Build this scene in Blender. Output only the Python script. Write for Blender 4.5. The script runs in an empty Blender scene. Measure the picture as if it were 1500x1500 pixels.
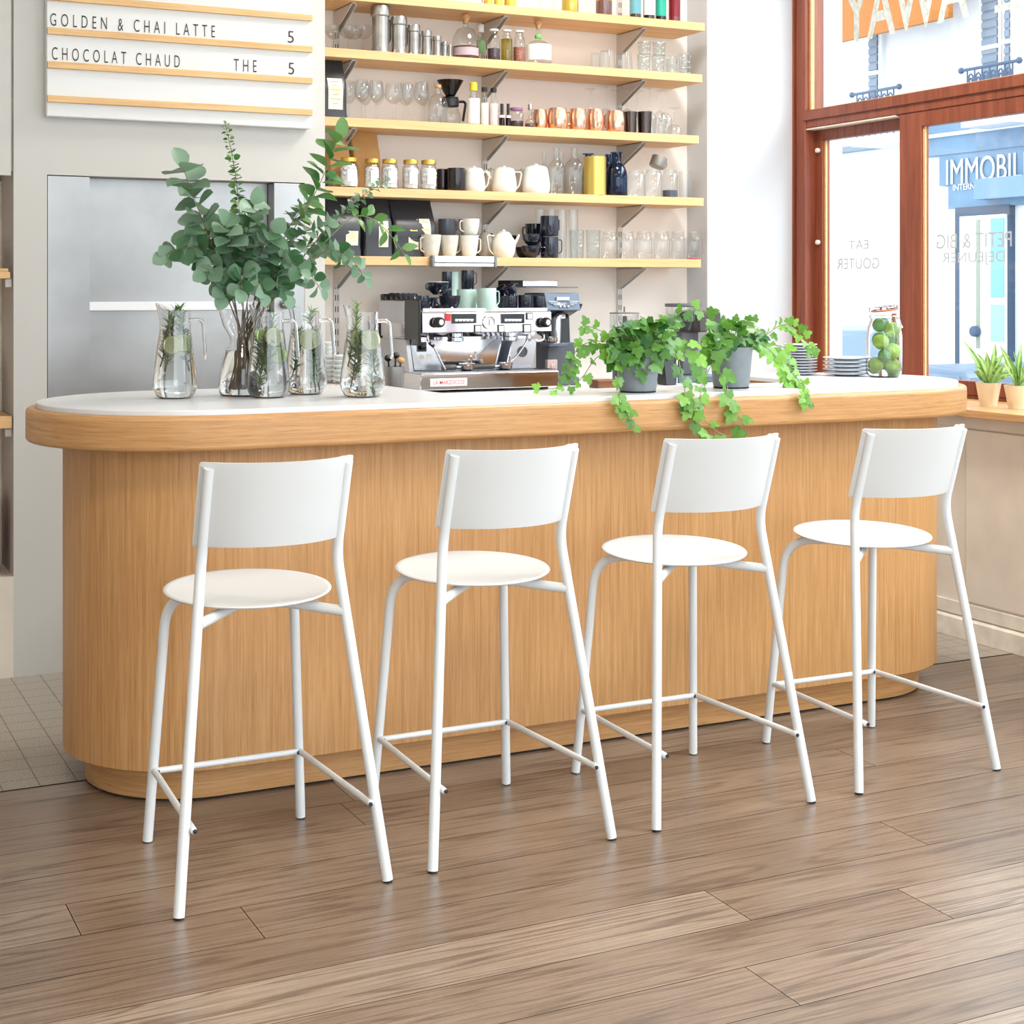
import bpy, math, random
from mathutils import Vector, Matrix
PI = math.pi; R = math.radians
random.seed(7)
scene = bpy.context.scene
COL = scene.collection

# ------------------------------------------------------------------ camera
CAM_H = 1.376; FPX = 2259.0; HOR = 425.0; YAW = R(26.0)
cam_data = bpy.data.cameras.new('camera'); cam = bpy.data.objects.new('camera', cam_data); COL.objects.link(cam)
cam.location = (0, 0, CAM_H); cam.rotation_euler = (R(90), 0, -YAW)
cam_data.sensor_width = 36; cam_data.lens = FPX / 1500 * 36; cam_data.shift_y = (HOR - 750) / 1500
cam_data.clip_start = 0.05; cam_data.clip_end = 200
scene.camera = cam

def atx(px, Y):                    # the x of the point of plane y=Y seen at column px of the photograph
    fx = math.sin(YAW) + math.cos(YAW) * (px - 750) / FPX
    fy = math.cos(YAW) - math.sin(YAW) * (px - 750) / FPX
    return fx / fy * Y
def aty(px, X):                    # the y of the point of plane x=X
    fx = math.sin(YAW) + math.cos(YAW) * (px - 750) / FPX
    fy = math.cos(YAW) - math.sin(YAW) * (px - 750) / FPX
    return fy / fx * X
def atz(px, py, X=None, Y=None):
    if Y is None: Y = aty(px, X)
    fy = math.cos(YAW) - math.sin(YAW) * (px - 750) / FPX
    return CAM_H - (py - HOR) / FPX * Y / fy

# ------------------------------------------------------------------ mesh helpers
class MB:
    def __init__(s): s.v = []; s.f = []; s.m = []
    def add(s, vs, fs, mat=0, M=None):
        o = len(s.v)
        s.v += [tuple(M @ Vector(p)) if M else tuple(p) for p in vs]
        s.f += [tuple(i + o for i in f) for f in fs]; s.m += [mat] * len(fs)
        return s
    def box(s, x0, x1, y0, y1, z0, z1, mat=0, M=None):
        vs = [(x, y, z) for z in (z0, z1) for y in (y0, y1) for x in (x0, x1)]
        return s.add(vs, [(0, 2, 3, 1), (4, 5, 7, 6), (0, 1, 5, 4), (2, 6, 7, 3), (0, 4, 6, 2), (1, 3, 7, 5)], mat, M)
    def lathe(s, prof, n=24, c=(0, 0, 0), mat=0, M=None, sx=1, sy=1):
        vs = []; fs = []; rows = []
        for r, z in prof:
            if abs(r) < 1e-6: rows.append([len(vs)]); vs.append((c[0], c[1], c[2] + z))
            else:
                rows.append(list(range(len(vs), len(vs) + n)))
                vs += [(c[0] + sx * r * math.cos(2 * PI * k / n), c[1] + sy * r * math.sin(2 * PI * k / n), c[2] + z) for k in range(n)]
        for a, b in zip(rows, rows[1:]):
            for k in range(n):
                k2 = (k + 1) % n
                if len(a) == 1 and len(b) == 1: continue
                if len(a) == 1: fs.append((a[0], b[k2], b[k]))
                elif len(b) == 1: fs.append((a[k], a[k2], b[0]))
                else: fs.append((a[k], a[k2], b[k2], b[k]))
        return s.add(vs, fs, mat, M)
    def tube(s, pts, r, n=10, caps=True, closed=False, mat=0, M=None, flat=1.0):
        P = [Vector(p) for p in pts]; N = len(P); vs = []; fs = []
        rr = r if isinstance(r, (list, tuple)) else [r] * N
        up = None
        for i in range(N):
            if closed: t = P[(i + 1) % N] - P[i - 1]
            else: t = P[min(i + 1, N - 1)] - P[max(i - 1, 0)]
            t = t.normalized() if t.length > 1e-9 else Vector((0, 0, 1))
            if up is None:
                up = Vector((0, 0, 1)) if abs(t.z) < .9 else Vector((0, 1, 0))
            a = t.cross(up).normalized(); up = a.cross(t).normalized()
            for k in range(n):
                w = 2 * PI * k / n
                vs.append(P[i] + rr[i] * (math.cos(w) * a + math.sin(w) * flat * up))
        for i in range(N if closed else N - 1):
            j = (i + 1) % N
            for k in range(n):
                k2 = (k + 1) % n
                fs.append((i * n + k, i * n + k2, j * n + k2, j * n + k))
        if caps and not closed:
            fs.append(tuple(reversed(range(n)))); fs.append(tuple(range((N - 1) * n, N * n)))
        return s.add(vs, fs, mat, M)
    def prism(s, poly, z0, z1, mat=0, M=None):
        n = len(poly)
        vs = [(x, y, z0) for x, y in poly] + [(x, y, z1) for x, y in poly]
        fs = [tuple(reversed(range(n))), tuple(range(n, 2 * n))] + [(k, (k + 1) % n, n + (k + 1) % n, n + k) for k in range(n)]
        return s.add(vs, fs, mat, M)
    def loft(s, rings, mat=0, M=None, caps=True):
        n = len(rings[0]); vs = [p for r in rings for p in r]; fs = []
        for i in range(len(rings) - 1):
            for k in range(n):
                k2 = (k + 1) % n
                fs.append((i * n + k, i * n + k2, (i + 1) * n + k2, (i + 1) * n + k))
        if caps: fs.append(tuple(reversed(range(n)))); fs.append(tuple(range(len(vs) - n, len(vs))))
        return s.add(vs, fs, mat, M)
    def ball(s, c, r, n=12, mat=0, M=None):
        rx, ry, rz = r if isinstance(r, (tuple, list)) else (r, r, r)
        prof = [(max(0.0, math.sin(PI * k / n)) if 0 < k < n else 0.0, -math.cos(PI * k / n)) for k in range(n + 1)]
        m = Matrix.Translation(c) @ Matrix.Diagonal((rx, ry, rz, 1))
        return s.lathe(prof, n=max(8, int(n * 1.5)), mat=mat, M=(M @ m) if M else m)
    def build(s, name, mats, parent=None, loc=(0, 0, 0), rot=(0, 0, 0), bevel=0, seg=2, angle=40, subsurf=0, solid=0):
        me = bpy.data.meshes.new(name); me.from_pydata(s.v, [], s.f)
        if not isinstance(mats, (list, tuple)): mats = [mats]
        for m in mats: me.materials.append(m)
        if len(mats) > 1: me.polygons.foreach_set('material_index', s.m)
        me.polygons.foreach_set('use_smooth', [True] * len(s.f))
        me.set_sharp_from_angle(angle=R(angle)); me.update()
        o = bpy.data.objects.new(name, me); COL.objects.link(o)
        o.location = loc; o.rotation_euler = rot
        if parent: o.parent = parent
        if bevel:
            b = o.modifiers.new('bevel', 'BEVEL'); b.width = bevel; b.segments = seg; b.limit_method = 'ANGLE'; b.angle_limit = R(40)
            b.harden_normals = False
        if solid:
            d = o.modifiers.new('solid', 'SOLIDIFY'); d.thickness = solid; d.offset = 0
        if subsurf:
            d = o.modifiers.new('sub', 'SUBSURF'); d.levels = subsurf; d.render_levels = subsurf
        return o

def rcyl(r, h, b=0.003, r2=None):          # rounded solid cylinder/cone profile
    r2 = r if r2 is None else r2
    return [(0, 0), (r - b, 0), (r - b * .3, b * .3), (r, b), (r2, h - b), (r2 - b * .3, h - b * .3), (r2 - b, h), (0, h)]
def cup(prof, t):                          # closes an outer profile into a hollow vessel with wall t
    inner = [(max(r - t, 0.001), z) for r, z in reversed(prof) if z > prof[0][1] + t]
    inner[0] = (inner[0][0], prof[-1][1])
    return [(0, prof[0][1])] + list(prof) + inner + [(max(prof[0][0] - t, .001), prof[0][1] + t), (0, prof[0][1] + t)]
def arc(c, r, a0, a1, n): return [(c[0] + r * math.cos(a0 + (a1 - a0) * k / n), c[1] + r * math.sin(a0 + (a1 - a0) * k / n)) for k in range(n + 1)]
def rrect(x0, x1, y0, y1, r, n=4):
    return arc((x1 - r, y1 - r), r, 0, PI / 2, n) + arc((x0 + r, y1 - r), r, PI / 2, PI, n) + arc((x0 + r, y0 + r), r, PI, 1.5 * PI, n) + arc((x1 - r, y0 + r), r, 1.5 * PI, 2 * PI, n)
def fillet(P, rad, n=6):                   # rounds the inner corners of a 3-D polyline
    P = [Vector(p) for p in P]; out = [P[0]]
    rad = rad if isinstance(rad, (list, tuple)) else [rad] * (len(P) - 2)
    for i in range(1, len(P) - 1):
        a, b, c = P[i - 1], P[i], P[i + 1]
        r = min(rad[i - 1], (a - b).length * .49, (c - b).length * .49)
        p = b + (a - b).normalized() * r; q = b + (c - b).normalized() * r
        for k in range(n + 1):
            t = k / n; out.append((1 - t) ** 2 * p + 2 * t * (1 - t) * b + t * t * q)
    out.append(P[-1]); return out
def bez(a, b, c, n=8):
    a, b, c = Vector(a), Vector(b), Vector(c)
    return [(1 - t) ** 2 * a + 2 * t * (1 - t) * b + t * t * c for t in [k / n for k in range(n + 1)]]

def tag(o, label=None, cat=None, group=None, kind=None):
    if label: o['label'] = label
    if cat: o['category'] = cat
    if group: o['group'] = group
    if kind: o['kind'] = kind
    return o
def thing(name, label, cat, loc=(0, 0, 0), rotz=0, group=None):
    o = bpy.data.objects.new(name, None); COL.objects.link(o); o.empty_display_size = .1
    o.location = loc; o.rotation_euler = (0, 0, rotz)
    return tag(o, label, cat, group)
def dup(root, loc=None, rotz=None, label=None, group=None):
    def cp(o, par):
        c = o.copy(); COL.objects.link(c)
        if par is not None: c.parent = par
        for ch in o.children: cp(ch, c)
        return c
    r = cp(root, None)
    if loc is not None: r.location = loc
    if rotz is not None: r.rotation_euler = (r.rotation_euler[0], r.rotation_euler[1], rotz)
    if label: r['label'] = label
    if group: r['group'] = group
    return r
def struct(name, mb, mat, parent=None, **k):
    o = mb.build(name, mat, parent, **k)
    if parent is None: o['kind'] = 'structure'
    return o
def text(name, body, mat, size, M, parent=None, depth=.0004, xs=1.0, align='LEFT', spacing=1.0, offset=0.0):
    cu = bpy.data.curves.new(name, 'FONT'); cu.body = body; cu.size = size; cu.extrude = depth; cu.align_x = align
    cu.space_character = spacing; cu.offset = offset; cu.resolution_u = 4
    o = bpy.data.objects.new(name + '_tmp', cu); COL.objects.link(o)
    me = bpy.data.meshes.new_from_object(o.evaluated_get(bpy.context.evaluated_depsgraph_get()))
    bpy.data.objects.remove(o); bpy.data.curves.remove(cu)
    me.transform(M @ Matrix.Diagonal((xs, 1, 1, 1))); me.name = name
    me.materials.clear(); me.materials.append(mat)
    o = bpy.data.objects.new(name, me); COL.objects.link(o)
    if parent: o.parent = parent
    return o
FACE_NEG_Y = Matrix.Rotation(R(90), 4, 'X')        # text that faces the room (towards -y)

# ------------------------------------------------------------------ materials
def lin(c): return tuple(((x / 255) / 12.92 if x / 255 <= .04045 else ((x / 255 + .055) / 1.055) ** 2.4) for x in c) + (1.0,)
def newmat(name):
    m = bpy.data.materials.new(name); m.use_nodes = True; nt = m.node_tree
    return m, nt, nt.nodes['Principled BSDF']
def ND(nt, t, **k):
    n = nt.nodes.new(t)
    for a, b in k.items():
        if a.startswith('i_'): n.inputs[a[2:].replace('_', ' ')].default_value = b
        else: setattr(n, a, b)
    return n
def simple(name, c, rough=.5, metal=0.0, var=0.0, vscale=30.0, spec=.5, bump=0.0, bscale=200.0, coat=0.0, sss=0.0):
    m, nt, b = newmat(name)
    b.inputs['Base Color'].default_value = lin(c); b.inputs['Roughness'].default_value = rough; b.inputs['Metallic'].default_value = metal
    b.inputs['Specular IOR Level'].default_value = spec; b.inputs['Coat Weight'].default_value = coat
    tc = ND(nt, 'ShaderNodeTexCoord')
    if sss: b.inputs['Subsurface Weight'].default_value = sss; b.inputs['Subsurface Radius'].default_value = (.01, .01, .005)
    if var:
        n = ND(nt, 'ShaderNodeTexNoise', i_Scale=vscale, i_Detail=4.0); r = ND(nt, 'ShaderNodeValToRGB')
        r.color_ramp.elements[0].position = .3; r.color_ramp.elements[1].position = .7
        r.color_ramp.elements[0].color = lin([max(0, x * (1 - var)) for x in c]); r.color_ramp.elements[1].color = lin([min(255, x * (1 + var)) for x in c])
        nt.links.new(tc.outputs['Object'], n.inputs['Vector']); nt.links.new(n.outputs['Fac'], r.inputs['Fac']); nt.links.new(r.outputs['Color'], b.inputs['Base Color'])
    if bump:
        n2 = ND(nt, 'ShaderNodeTexNoise', i_Scale=bscale, i_Detail=3.0); bp = ND(nt, 'ShaderNodeBump', i_Strength=bump, i_Distance=.002)
        nt.links.new(tc.outputs['Object'], n2.inputs['Vector']); nt.links.new(n2.outputs['Fac'], bp.inputs['Height']); nt.links.new(bp.outputs['Normal'], b.inputs['Normal'])
    return m
def wood(name, cols, scale, grain=(1, 1, 30), rough=.42, pores=.35, figure=0.0, coord='Object', bump=.15):
    """cols: dark, mid, light; grain runs along the axis with the small scale"""
    m, nt, b = newmat(name); L = nt.links.new
    tc = ND(nt, 'ShaderNodeTexCoord'); mp = ND(nt, 'ShaderNodeMapping'); mp.inputs['Scale'].default_value = grain
    L(tc.outputs[coord], mp.inputs['Vector'])
    n1 = ND(nt, 'ShaderNodeTexNoise', i_Scale=scale, i_Detail=6.0, i_Roughness=.65, i_Distortion=.3)
    L(mp.outputs['Vector'], n1.inputs['Vector'])
    r = ND(nt, 'ShaderNodeValToRGB'); e = r.color_ramp.elements
    e[0].position = .25; e[0].color = lin(cols[0]); e[1].position = .75; e[1].color = lin(cols[2])
    k = e.new(.5); k.color = lin(cols[1])
    L(n1.outputs['Fac'], r.inputs['Fac'])
    n2 = ND(nt, 'ShaderNodeTexNoise', i_Scale=scale * 4.0, i_Detail=3.0, i_Roughness=.7)
    L(mp.outputs['Vector'], n2.inputs['Vector'])
    r2 = ND(nt, 'ShaderNodeValToRGB'); r2.color_ramp.elements[0].position = .33; r2.color_ramp.elements[1].position = .5
    r2.color_ramp.elements[0].color = (1 - pores, 1 - pores, 1 - pores, 1); r2.color_ramp.elements[1].color = (1, 1, 1, 1)
    L(n2.outputs['Fac'], r2.inputs['Fac'])
    mx = ND(nt, 'ShaderNodeMix', data_type='RGBA', blend_type='MULTIPLY'); mx.inputs[0].default_value = 1.0
    L(r.outputs['Color'], mx.inputs[6]); L(r2.outputs['Color'], mx.inputs[7])
    L(mx.outputs[2], b.inputs['Base Color']); b.inputs['Roughness'].default_value = rough
    if bump:
        bp = ND(nt, 'ShaderNodeBump', i_Strength=bump, i_Distance=.001); L(n2.outputs['Fac'], bp.inputs['Height']); L(bp.outputs['Normal'], b.inputs['Normal'])
    return m
def thin_glass(name, tint=(255, 255, 255), rough=.02, gloss=1.0):
    m, nt, b = newmat(name); nt.nodes.remove(b); L = nt.links.new
    out = nt.nodes['Material Output']
    tr = ND(nt, 'ShaderNodeBsdfTransparent'); tr.inputs[0].default_value = lin(tint)
    gl = ND(nt, 'ShaderNodeBsdfGlossy'); gl.inputs['Roughness'].default_value = rough
    # two-sided Schlick reflectance of a thin pane
    ge = ND(nt, 'ShaderNodeNewGeometry'); dt = ND(nt, 'ShaderNodeVectorMath', operation='DOT_PRODUCT'); L(ge.outputs['Normal'], dt.inputs[0]); L(ge.outputs['Incoming'], dt.inputs[1])
    ab = ND(nt, 'ShaderNodeMath', operation='ABSOLUTE'); L(dt.outputs['Value'], ab.inputs[0])
    su = ND(nt, 'ShaderNodeMath', operation='SUBTRACT'); su.inputs[0].default_value = 1.0; L(ab.outputs[0], su.inputs[1])
    pw = ND(nt, 'ShaderNodeMath', operation='POWER'); pw.inputs[1].default_value = 4.0; L(su.outputs[0], pw.inputs[0])
    mu = ND(nt, 'ShaderNodeMath', operation='MULTIPLY_ADD'); mu.inputs[1].default_value = .55 * gloss; mu.inputs[2].default_value = .045 * gloss; L(pw.outputs[0], mu.inputs[0])
    mx = ND(nt, 'ShaderNodeMixShader')
    L(mu.outputs[0], mx.inputs[0]); L(tr.outputs[0], mx.inputs[1]); L(gl.outputs[0], mx.inputs[2]); L(mx.outputs[0], out.inputs[0])
    return m
def real_glass(name, tint=(255, 255, 255), ior=1.45, rough=0.0):
    m, nt, b = newmat(name)
    b.inputs['Base Color'].default_value = lin(tint); b.inputs['Transmission Weight'].default_value = 1.0
    b.inputs['IOR'].default_value = ior; b.inputs['Roughness'].default_value = rough
    return m
def leafmat(name, c1, c2, rough=.45, scale=25, trans=.25):
    m, nt, b = newmat(name); L = nt.links.new
    oi = ND(nt, 'ShaderNodeAttribute', attribute_name='tint')
    r = ND(nt, 'ShaderNodeValToRGB'); r.color_ramp.elements[0].color = lin(c1); r.color_ramp.elements[1].color = lin(c2)
    L(oi.outputs['Fac'], r.inputs['Fac']); L(r.outputs['Color'], b.inputs['Base Color']); b.inputs['Roughness'].default_value = rough
    tl = ND(nt, 'ShaderNodeBsdfTranslucent'); L(r.outputs['Color'], tl.inputs['Color'])
    mx = ND(nt, 'ShaderNodeMixShader'); mx.inputs[0].default_value = trans
    L(b.outputs[0], mx.inputs[1]); L(tl.outputs[0], mx.inputs[2]); L(mx.outputs[0], nt.nodes['Material Output'].inputs[0])
    return m

M_wall = simple('warm_white_paint', (200, 197, 191), .7, bump=.03, bscale=60)
M_wallb = simple('cream_paint', (238, 229, 220), .75, bump=.04, bscale=60)
M_wallr = simple('beige_gloss_paint', (222, 211, 197), .45, var=.03, vscale=6)
M_base = simple('ivory_paint', (222, 214, 200), .5, var=.05, vscale=15)
M_ceil = simple('ceiling_paint', (238, 236, 232), .8)
M_white = simple('white_powder_coat', (214, 215, 214), .42)
M_seat = simple('white_moulded_plastic', (206, 206, 204), .5, bump=.02, bscale=400)
M_top = simple('white_solid_surface', (216, 216, 216), .28)
M_black = simple('black_plastic', (24, 24, 26), .4)
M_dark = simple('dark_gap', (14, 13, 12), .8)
M_body = wood('oak_veneer_upright', ((172, 120, 65), (192, 142, 88), (206, 160, 108)), 3.0, (38, 38, .8), .45, .2)
M_band = wood('oak_lipping', ((172, 120, 66), (192, 142, 89), (207, 161, 109)), 3.0, (1.2, 1.2, 40), .38, .22)
M_shelf = wood('beech_shelf', ((204, 158, 104), (218, 176, 122), (229, 194, 144)), 2.5, (.6, 14, 14), .5, .06)
M_rail = wood('pine_rail', ((206, 160, 104), (222, 180, 124), (232, 194, 140)), 3.0, (.8, 18, 18), .55, .08)
M_sill = wood('oak_sill', ((170, 118, 70), (198, 148, 96), (214, 168, 118)), 3.0, (14, .6, 14), .32, .2)
M_red = wood('red_hardwood', ((98, 48, 31), (132, 67, 44), (152, 84, 56)), 2.5, (12, 12, .6), .4, .2)
M_steel = simple('brushed_steel', (164, 163, 162), .4, 1.0, var=.05, vscale=4)
M_chrome = simple('polished_steel', (215, 216, 220), .12, 1.0)
M_bracket = simple('grey_bracket_paint', (205, 200, 194), .45)
M_pane = thin_glass('window_glass', (250, 252, 252), gloss=.6)
M_glass = thin_glass('drinking_glass', (251, 252, 252))
M_ink = simple('black_letter', (40, 38, 38), .6)

# floor planks : every plank is a face of its own with uv and a random number
def floor_mat():
    m, nt, b = newmat('oak_floorboards'); L = nt.links.new
    uv = ND(nt, 'ShaderNodeUVMap', uv_map='plank'); rn = ND(nt, 'ShaderNodeAttribute', attribute_name='rnd')
    sp = ND(nt, 'ShaderNodeSeparateXYZ'); L(uv.outputs[0], sp.inputs[0])
    off = ND(nt, 'ShaderNodeMath', operation='MULTIPLY'); off.inputs[1].default_value = 37.0; L(rn.outputs['Fac'], off.inputs[0])
    cmb = ND(nt, 'ShaderNodeCombineXYZ'); L(sp.outputs[0], cmb.inputs[0]); L(sp.outputs[1], cmb.inputs[1]); L(off.outputs[0], cmb.inputs[2])
    mp = ND(nt, 'ShaderNodeMapping'); mp.inputs['Scale'].default_value = (.55, 11, 1); L(cmb.outputs[0], mp.inputs[0])
    # cathedral figure
    n0 = ND(nt, 'ShaderNodeTexNoise', i_Scale=1.0, i_Detail=3.0, i_Roughness=.45, i_Distortion=.25); L(mp.outputs[0], n0.inputs['Vector'])
    w = ND(nt, 'ShaderNodeMath', operation='MULTIPLY'); w.inputs[1].default_value = 60.0; L(n0.outputs['Fac'], w.inputs[0])
    sn = ND(nt, 'ShaderNodeMath', operation='SINE'); L(w.outputs[0], sn.inputs[0])
    rr = ND(nt, 'ShaderNodeMapRange'); rr.inputs[1].default_value = -1; rr.inputs[2].default_value = 1; rr.inputs[3].default_value = 0; rr.inputs[4].default_value = 1
    L(sn.outputs[0], rr.inputs[0])
    pw = ND(nt, 'ShaderNodeMath', operation='POWER'); pw.inputs[1].default_value = 7.0; L(rr.outputs[0], pw.inputs[0])
    # fine grain
    mp2 = ND(nt, 'ShaderNodeMapping'); mp2.inputs['Scale'].default_value = (4, 120, 1); L(cmb.outputs[0], mp2.inputs[0])
    n1 = ND(nt, 'ShaderNodeTexNoise', i_Scale=1.5, i_Detail=6.0, i_Roughness=.7); L(mp2.outputs[0], n1.inputs['Vector'])
    # broad cloud
    n2 = ND(nt, 'ShaderNodeTexNoise', i_Scale=2.2, i_Detail=4.0, i_Roughness=.6); L(cmb.outputs[0], n2.inputs['Vector'])
    base = ND(nt, 'ShaderNodeValToRGB'); e = base.color_ramp.elements
    e[0].position = 0; e[0].color = lin((108, 88, 71)); e[1].position = 1; e[1].color = lin((168, 150, 131))
    t = e.new(.5); t.color = lin((139, 118, 99))
    a1 = ND(nt, 'ShaderNodeMath', operation='MULTIPLY_ADD'); a1.inputs[1].default_value = .75; a1.inputs[2].default_value = -.14; L(n2.outputs['Fac'], a1.inputs[0])
    a2 = ND(nt, 'ShaderNodeMath', operation='MULTIPLY_ADD'); a2.inputs[1].default_value = .5; L(rn.outputs['Fac'], a2.inputs[0]); L(a1.outputs[0], a2.inputs[2])
    L(a2.outputs[0], base.inputs['Fac'])
    gr = ND(nt, 'ShaderNodeValToRGB'); gr.color_ramp.elements[0].position = .3; gr.color_ramp.elements[1].position = .62
    gr.color_ramp.elements[0].color = (.5, .48, .46, 1); gr.color_ramp.elements[1].color = (1.06, 1.06, 1.06, 1); L(n1.outputs['Fac'], gr.inputs['Fac'])
    m1 = ND(nt, 'ShaderNodeMix', data_type='RGBA', blend_type='MULTIPLY'); m1.inputs[0].default_value = 1.0
    L(base.outputs[0], m1.inputs[6]); L(gr.outputs[0], m1.inputs[7])
    f1 = ND(nt, 'ShaderNodeMath', operation='MULTIPLY'); f1.inputs[1].default_value = .65; L(pw.outputs[0], f1.inputs[0])
    m2 = ND(nt, 'ShaderNodeMix', data_type='RGBA', blend_type='MIX'); L(f1.outputs[0], m2.inputs[0]); L(m1.outputs[2], m2.inputs[6]); m2.inputs[7].default_value = lin((70, 52, 40))
    L(m2.outputs[2], b.inputs['Base Color'])
    ro = ND(nt, 'ShaderNodeMapRange'); ro.inputs[3].default_value = .3; ro.inputs[4].default_value = .44; b.inputs['Specular IOR Level'].default_value = .6; b.inputs['Coat Weight'].default_value = .55; b.inputs['Coat Roughness'].default_value = .3; L(n2.outputs['Fac'], ro.inputs[0]); L(ro.outputs[0], b.inputs['Roughness'])
    bp = ND(nt, 'ShaderNodeBump', i_Strength=.25, i_Distance=.001); L(n1.outputs['Fac'], bp.inputs['Height']); L(bp.outputs['Normal'], b.inputs['Normal'])
    return m
M_floor = floor_mat()
def tile_mat():
    m, nt, b = newmat('speckled_stoneware_tiles'); L = nt.links.new
    tc = ND(nt, 'ShaderNodeTexCoord')
    br = ND(nt, 'ShaderNodeTexBrick', offset=0.0, squash=1.0); br.inputs['Scale'].default_value = 1.0; br.inputs['Mortar Size'].default_value = .0014
    br.inputs['Brick Width'].default_value = .1; br.inputs['Row Height'].default_value = .1; br.inputs['Mortar Smooth'].default_value = .1
    L(tc.outputs['Object'], br.inputs['Vector'])
    n = ND(nt, 'ShaderNodeTexNoise', i_Scale=240.0, i_Detail=2.0); L(tc.outputs['Object'], n.inputs['Vector'])
    r = ND(nt, 'ShaderNodeValToRGB'); r.color_ramp.elements[0].position = .35; r.color_ramp.elements[1].position = .65
    r.color_ramp.elements[0].color = lin((128, 119, 106)); r.color_ramp.elements[1].color = lin((180, 172, 159)); L(n.outputs['Fac'], r.inputs['Fac'])
    L(r.outputs['Color'], br.inputs['Color1']); L(r.outputs['Color'], br.inputs['Color2']); br.inputs['Mortar'].default_value = lin((84, 76, 66))
    L(br.outputs['Color'], b.inputs['Base Color']); b.inputs['Roughness'].default_value = .5
    return m
M_tile = tile_mat()

# ------------------------------------------------------------------ the room
TILE_Y = 4.415
def make_floor():
    rnd = random.Random(3)
    W = .187; y0 = 2.423; seams = {-1: 3.9, 0: 1.80, 1: 2.349, 2: 1.946, 3: 2.605, 4: .964, 5: .616, -2: 2.7, 6: 2.9, 7: 1.4}
    v = []; f = []; uvs = []; rn = []
    for row in range(-16, 11):
        a = y0 + row * W; bq = a + W
        if a > TILE_Y: break
        bq = min(bq, TILE_Y)
        s0 = seams.get(row, rnd.uniform(0, 2)); Lp = 3.1
        k0 = math.floor((-3 - s0) / Lp)
        x = s0 + k0 * Lp
        while x < 4.3:
            xa = max(x, -3); xb = min(x + Lp, 4.3)
            if xb > xa:
                g = .0009
                o = len(v); v += [(xa + g, a + g, 0), (xb - g, a + g, 0), (xb - g, bq - g, 0), (xa + g, bq - g, 0)]; f.append((o, o + 1, o + 2, o + 3))
                ua = xa - x; ub = xb - x; uvs += [(ua, 0), (ub, 0), (ub, W), (ua, W)]; rn.append(rnd.random())
            x += Lp
    nb = len(f)
    o = len(v); v += [(-3, -.6, -.002), (4.3, -.6, -.002), (4.3, TILE_Y, -.002), (-3, TILE_Y, -.002)]; f.append((o, o + 1, o + 2, o + 3)); uvs += [(0, 0)] * 4; rn.append(0)
    me = bpy.data.meshes.new('floor'); me.from_pydata(v, [], f)
    me.materials.append(M_floor); me.materials.append(M_dark)
    ul = me.uv_layers.new(name='plank'); ul.data.foreach_set('uv', [c for p in uvs for c in p])
    at = me.attributes.new('rnd', 'FLOAT', 'FACE'); at.data.foreach_set('value', rn)
    me.polygons[nb].material_index = 1
    ob = bpy.data.objects.new('floor', me); COL.objects.link(ob); ob['kind'] = 'structure'
make_floor()
struct('floor_tiled', MB().box(-3, 4.3, TILE_Y, 6.6, -.02, 0.0), M_tile)
struct('trim_1', MB().box(-3, 4.3, TILE_Y - .003, TILE_Y + .003, -.01, .0012), M_dark)

PW = 5.70    # face of the partition that carries the menu board
SX0, SX1, SZ0, SZ1 = .926, 1.89, .96, 1.79
wl = MB()
wl.box(.81, 1.972, PW, 6.6, SZ1, 3.6).box(.81, SX0, PW, 6.6, .0, SZ1).box(SX1, 1.972, PW, 6.6, .0, SZ1)
wl.box(SX0, SX1, PW, 6.6, 0, SZ0).box(SX0, SX1, PW + .12, 6.6, SZ0, SZ1)
struct('wall_partition', wl, M_wall)
# niche to the left of the partition
nb = MB()
nb.box(-.35, .81, PW + .30, 6.6, 0, 1.783).box(-.35, .81, PW - .0, PW + .30, 0, .359).box(-3, -.35, PW, 6.6, 0, 3.6).box(-.35, .81, PW + .025, 6.6, 1.80, 3.6)
struct('wall_niche', nb, M_wallr)
struct('wall_back', MB().box(1.972, 4.1, 6.43, 6.6, 0, 3.6), M_wallb)
struct('wall_pier', MB().box(4.092, 4.9, 6.25, 6.6, 0, 3.6), simple('bright_white_paint', (192, 195, 199), .6), bevel=.003)
struct('wall_left', MB().box(-3.1, -3, -3, 6.6, 0, 3.6), M_wall)
struct('ceiling', MB().box(-3.1, 4.9, -.6, 6.6, 3.6, 3.7), M_ceil)
wr = MB()
wr.box(4.28, 4.75, -.6, 6.25, 0, .885).box(4.262, 4.28, -.6, 6.25, .835, .885)
wr.box(4.272, 4.28, -.6, 4.68, .150, .828)
wr.box(4.64, 4.78, -.6, 6.25, .885, .925)
struct('wall_right', wr, M_wallr, bevel=.003)
struct('wall_lintel', MB().box(4.55, 4.9, -.6, 6.25, 3.3, 3.6), M_wall)
bs = MB().box(4.258, 4.28, -.6, 6.25, 0, .075)
bs.add([(4.258, -.6, .075), (4.28, -.6, .075), (4.28, -.6, .09), (4.258, 6.25, .075), (4.28, 6.25, .075), (4.28, 6.25, .09)], [(0, 2, 5, 3), (0, 1, 2), (3, 5, 4)])
bs.box(4.268, 4.28, -.6, 6.25, .09, .142)
struct('baseboard_right', bs, M_base, bevel=.002)
struct('trim_2', MB().box(4.19, 4.64, -.6, 6.25, .885, .915), M_sill, bevel=.003)          # the window board

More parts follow.
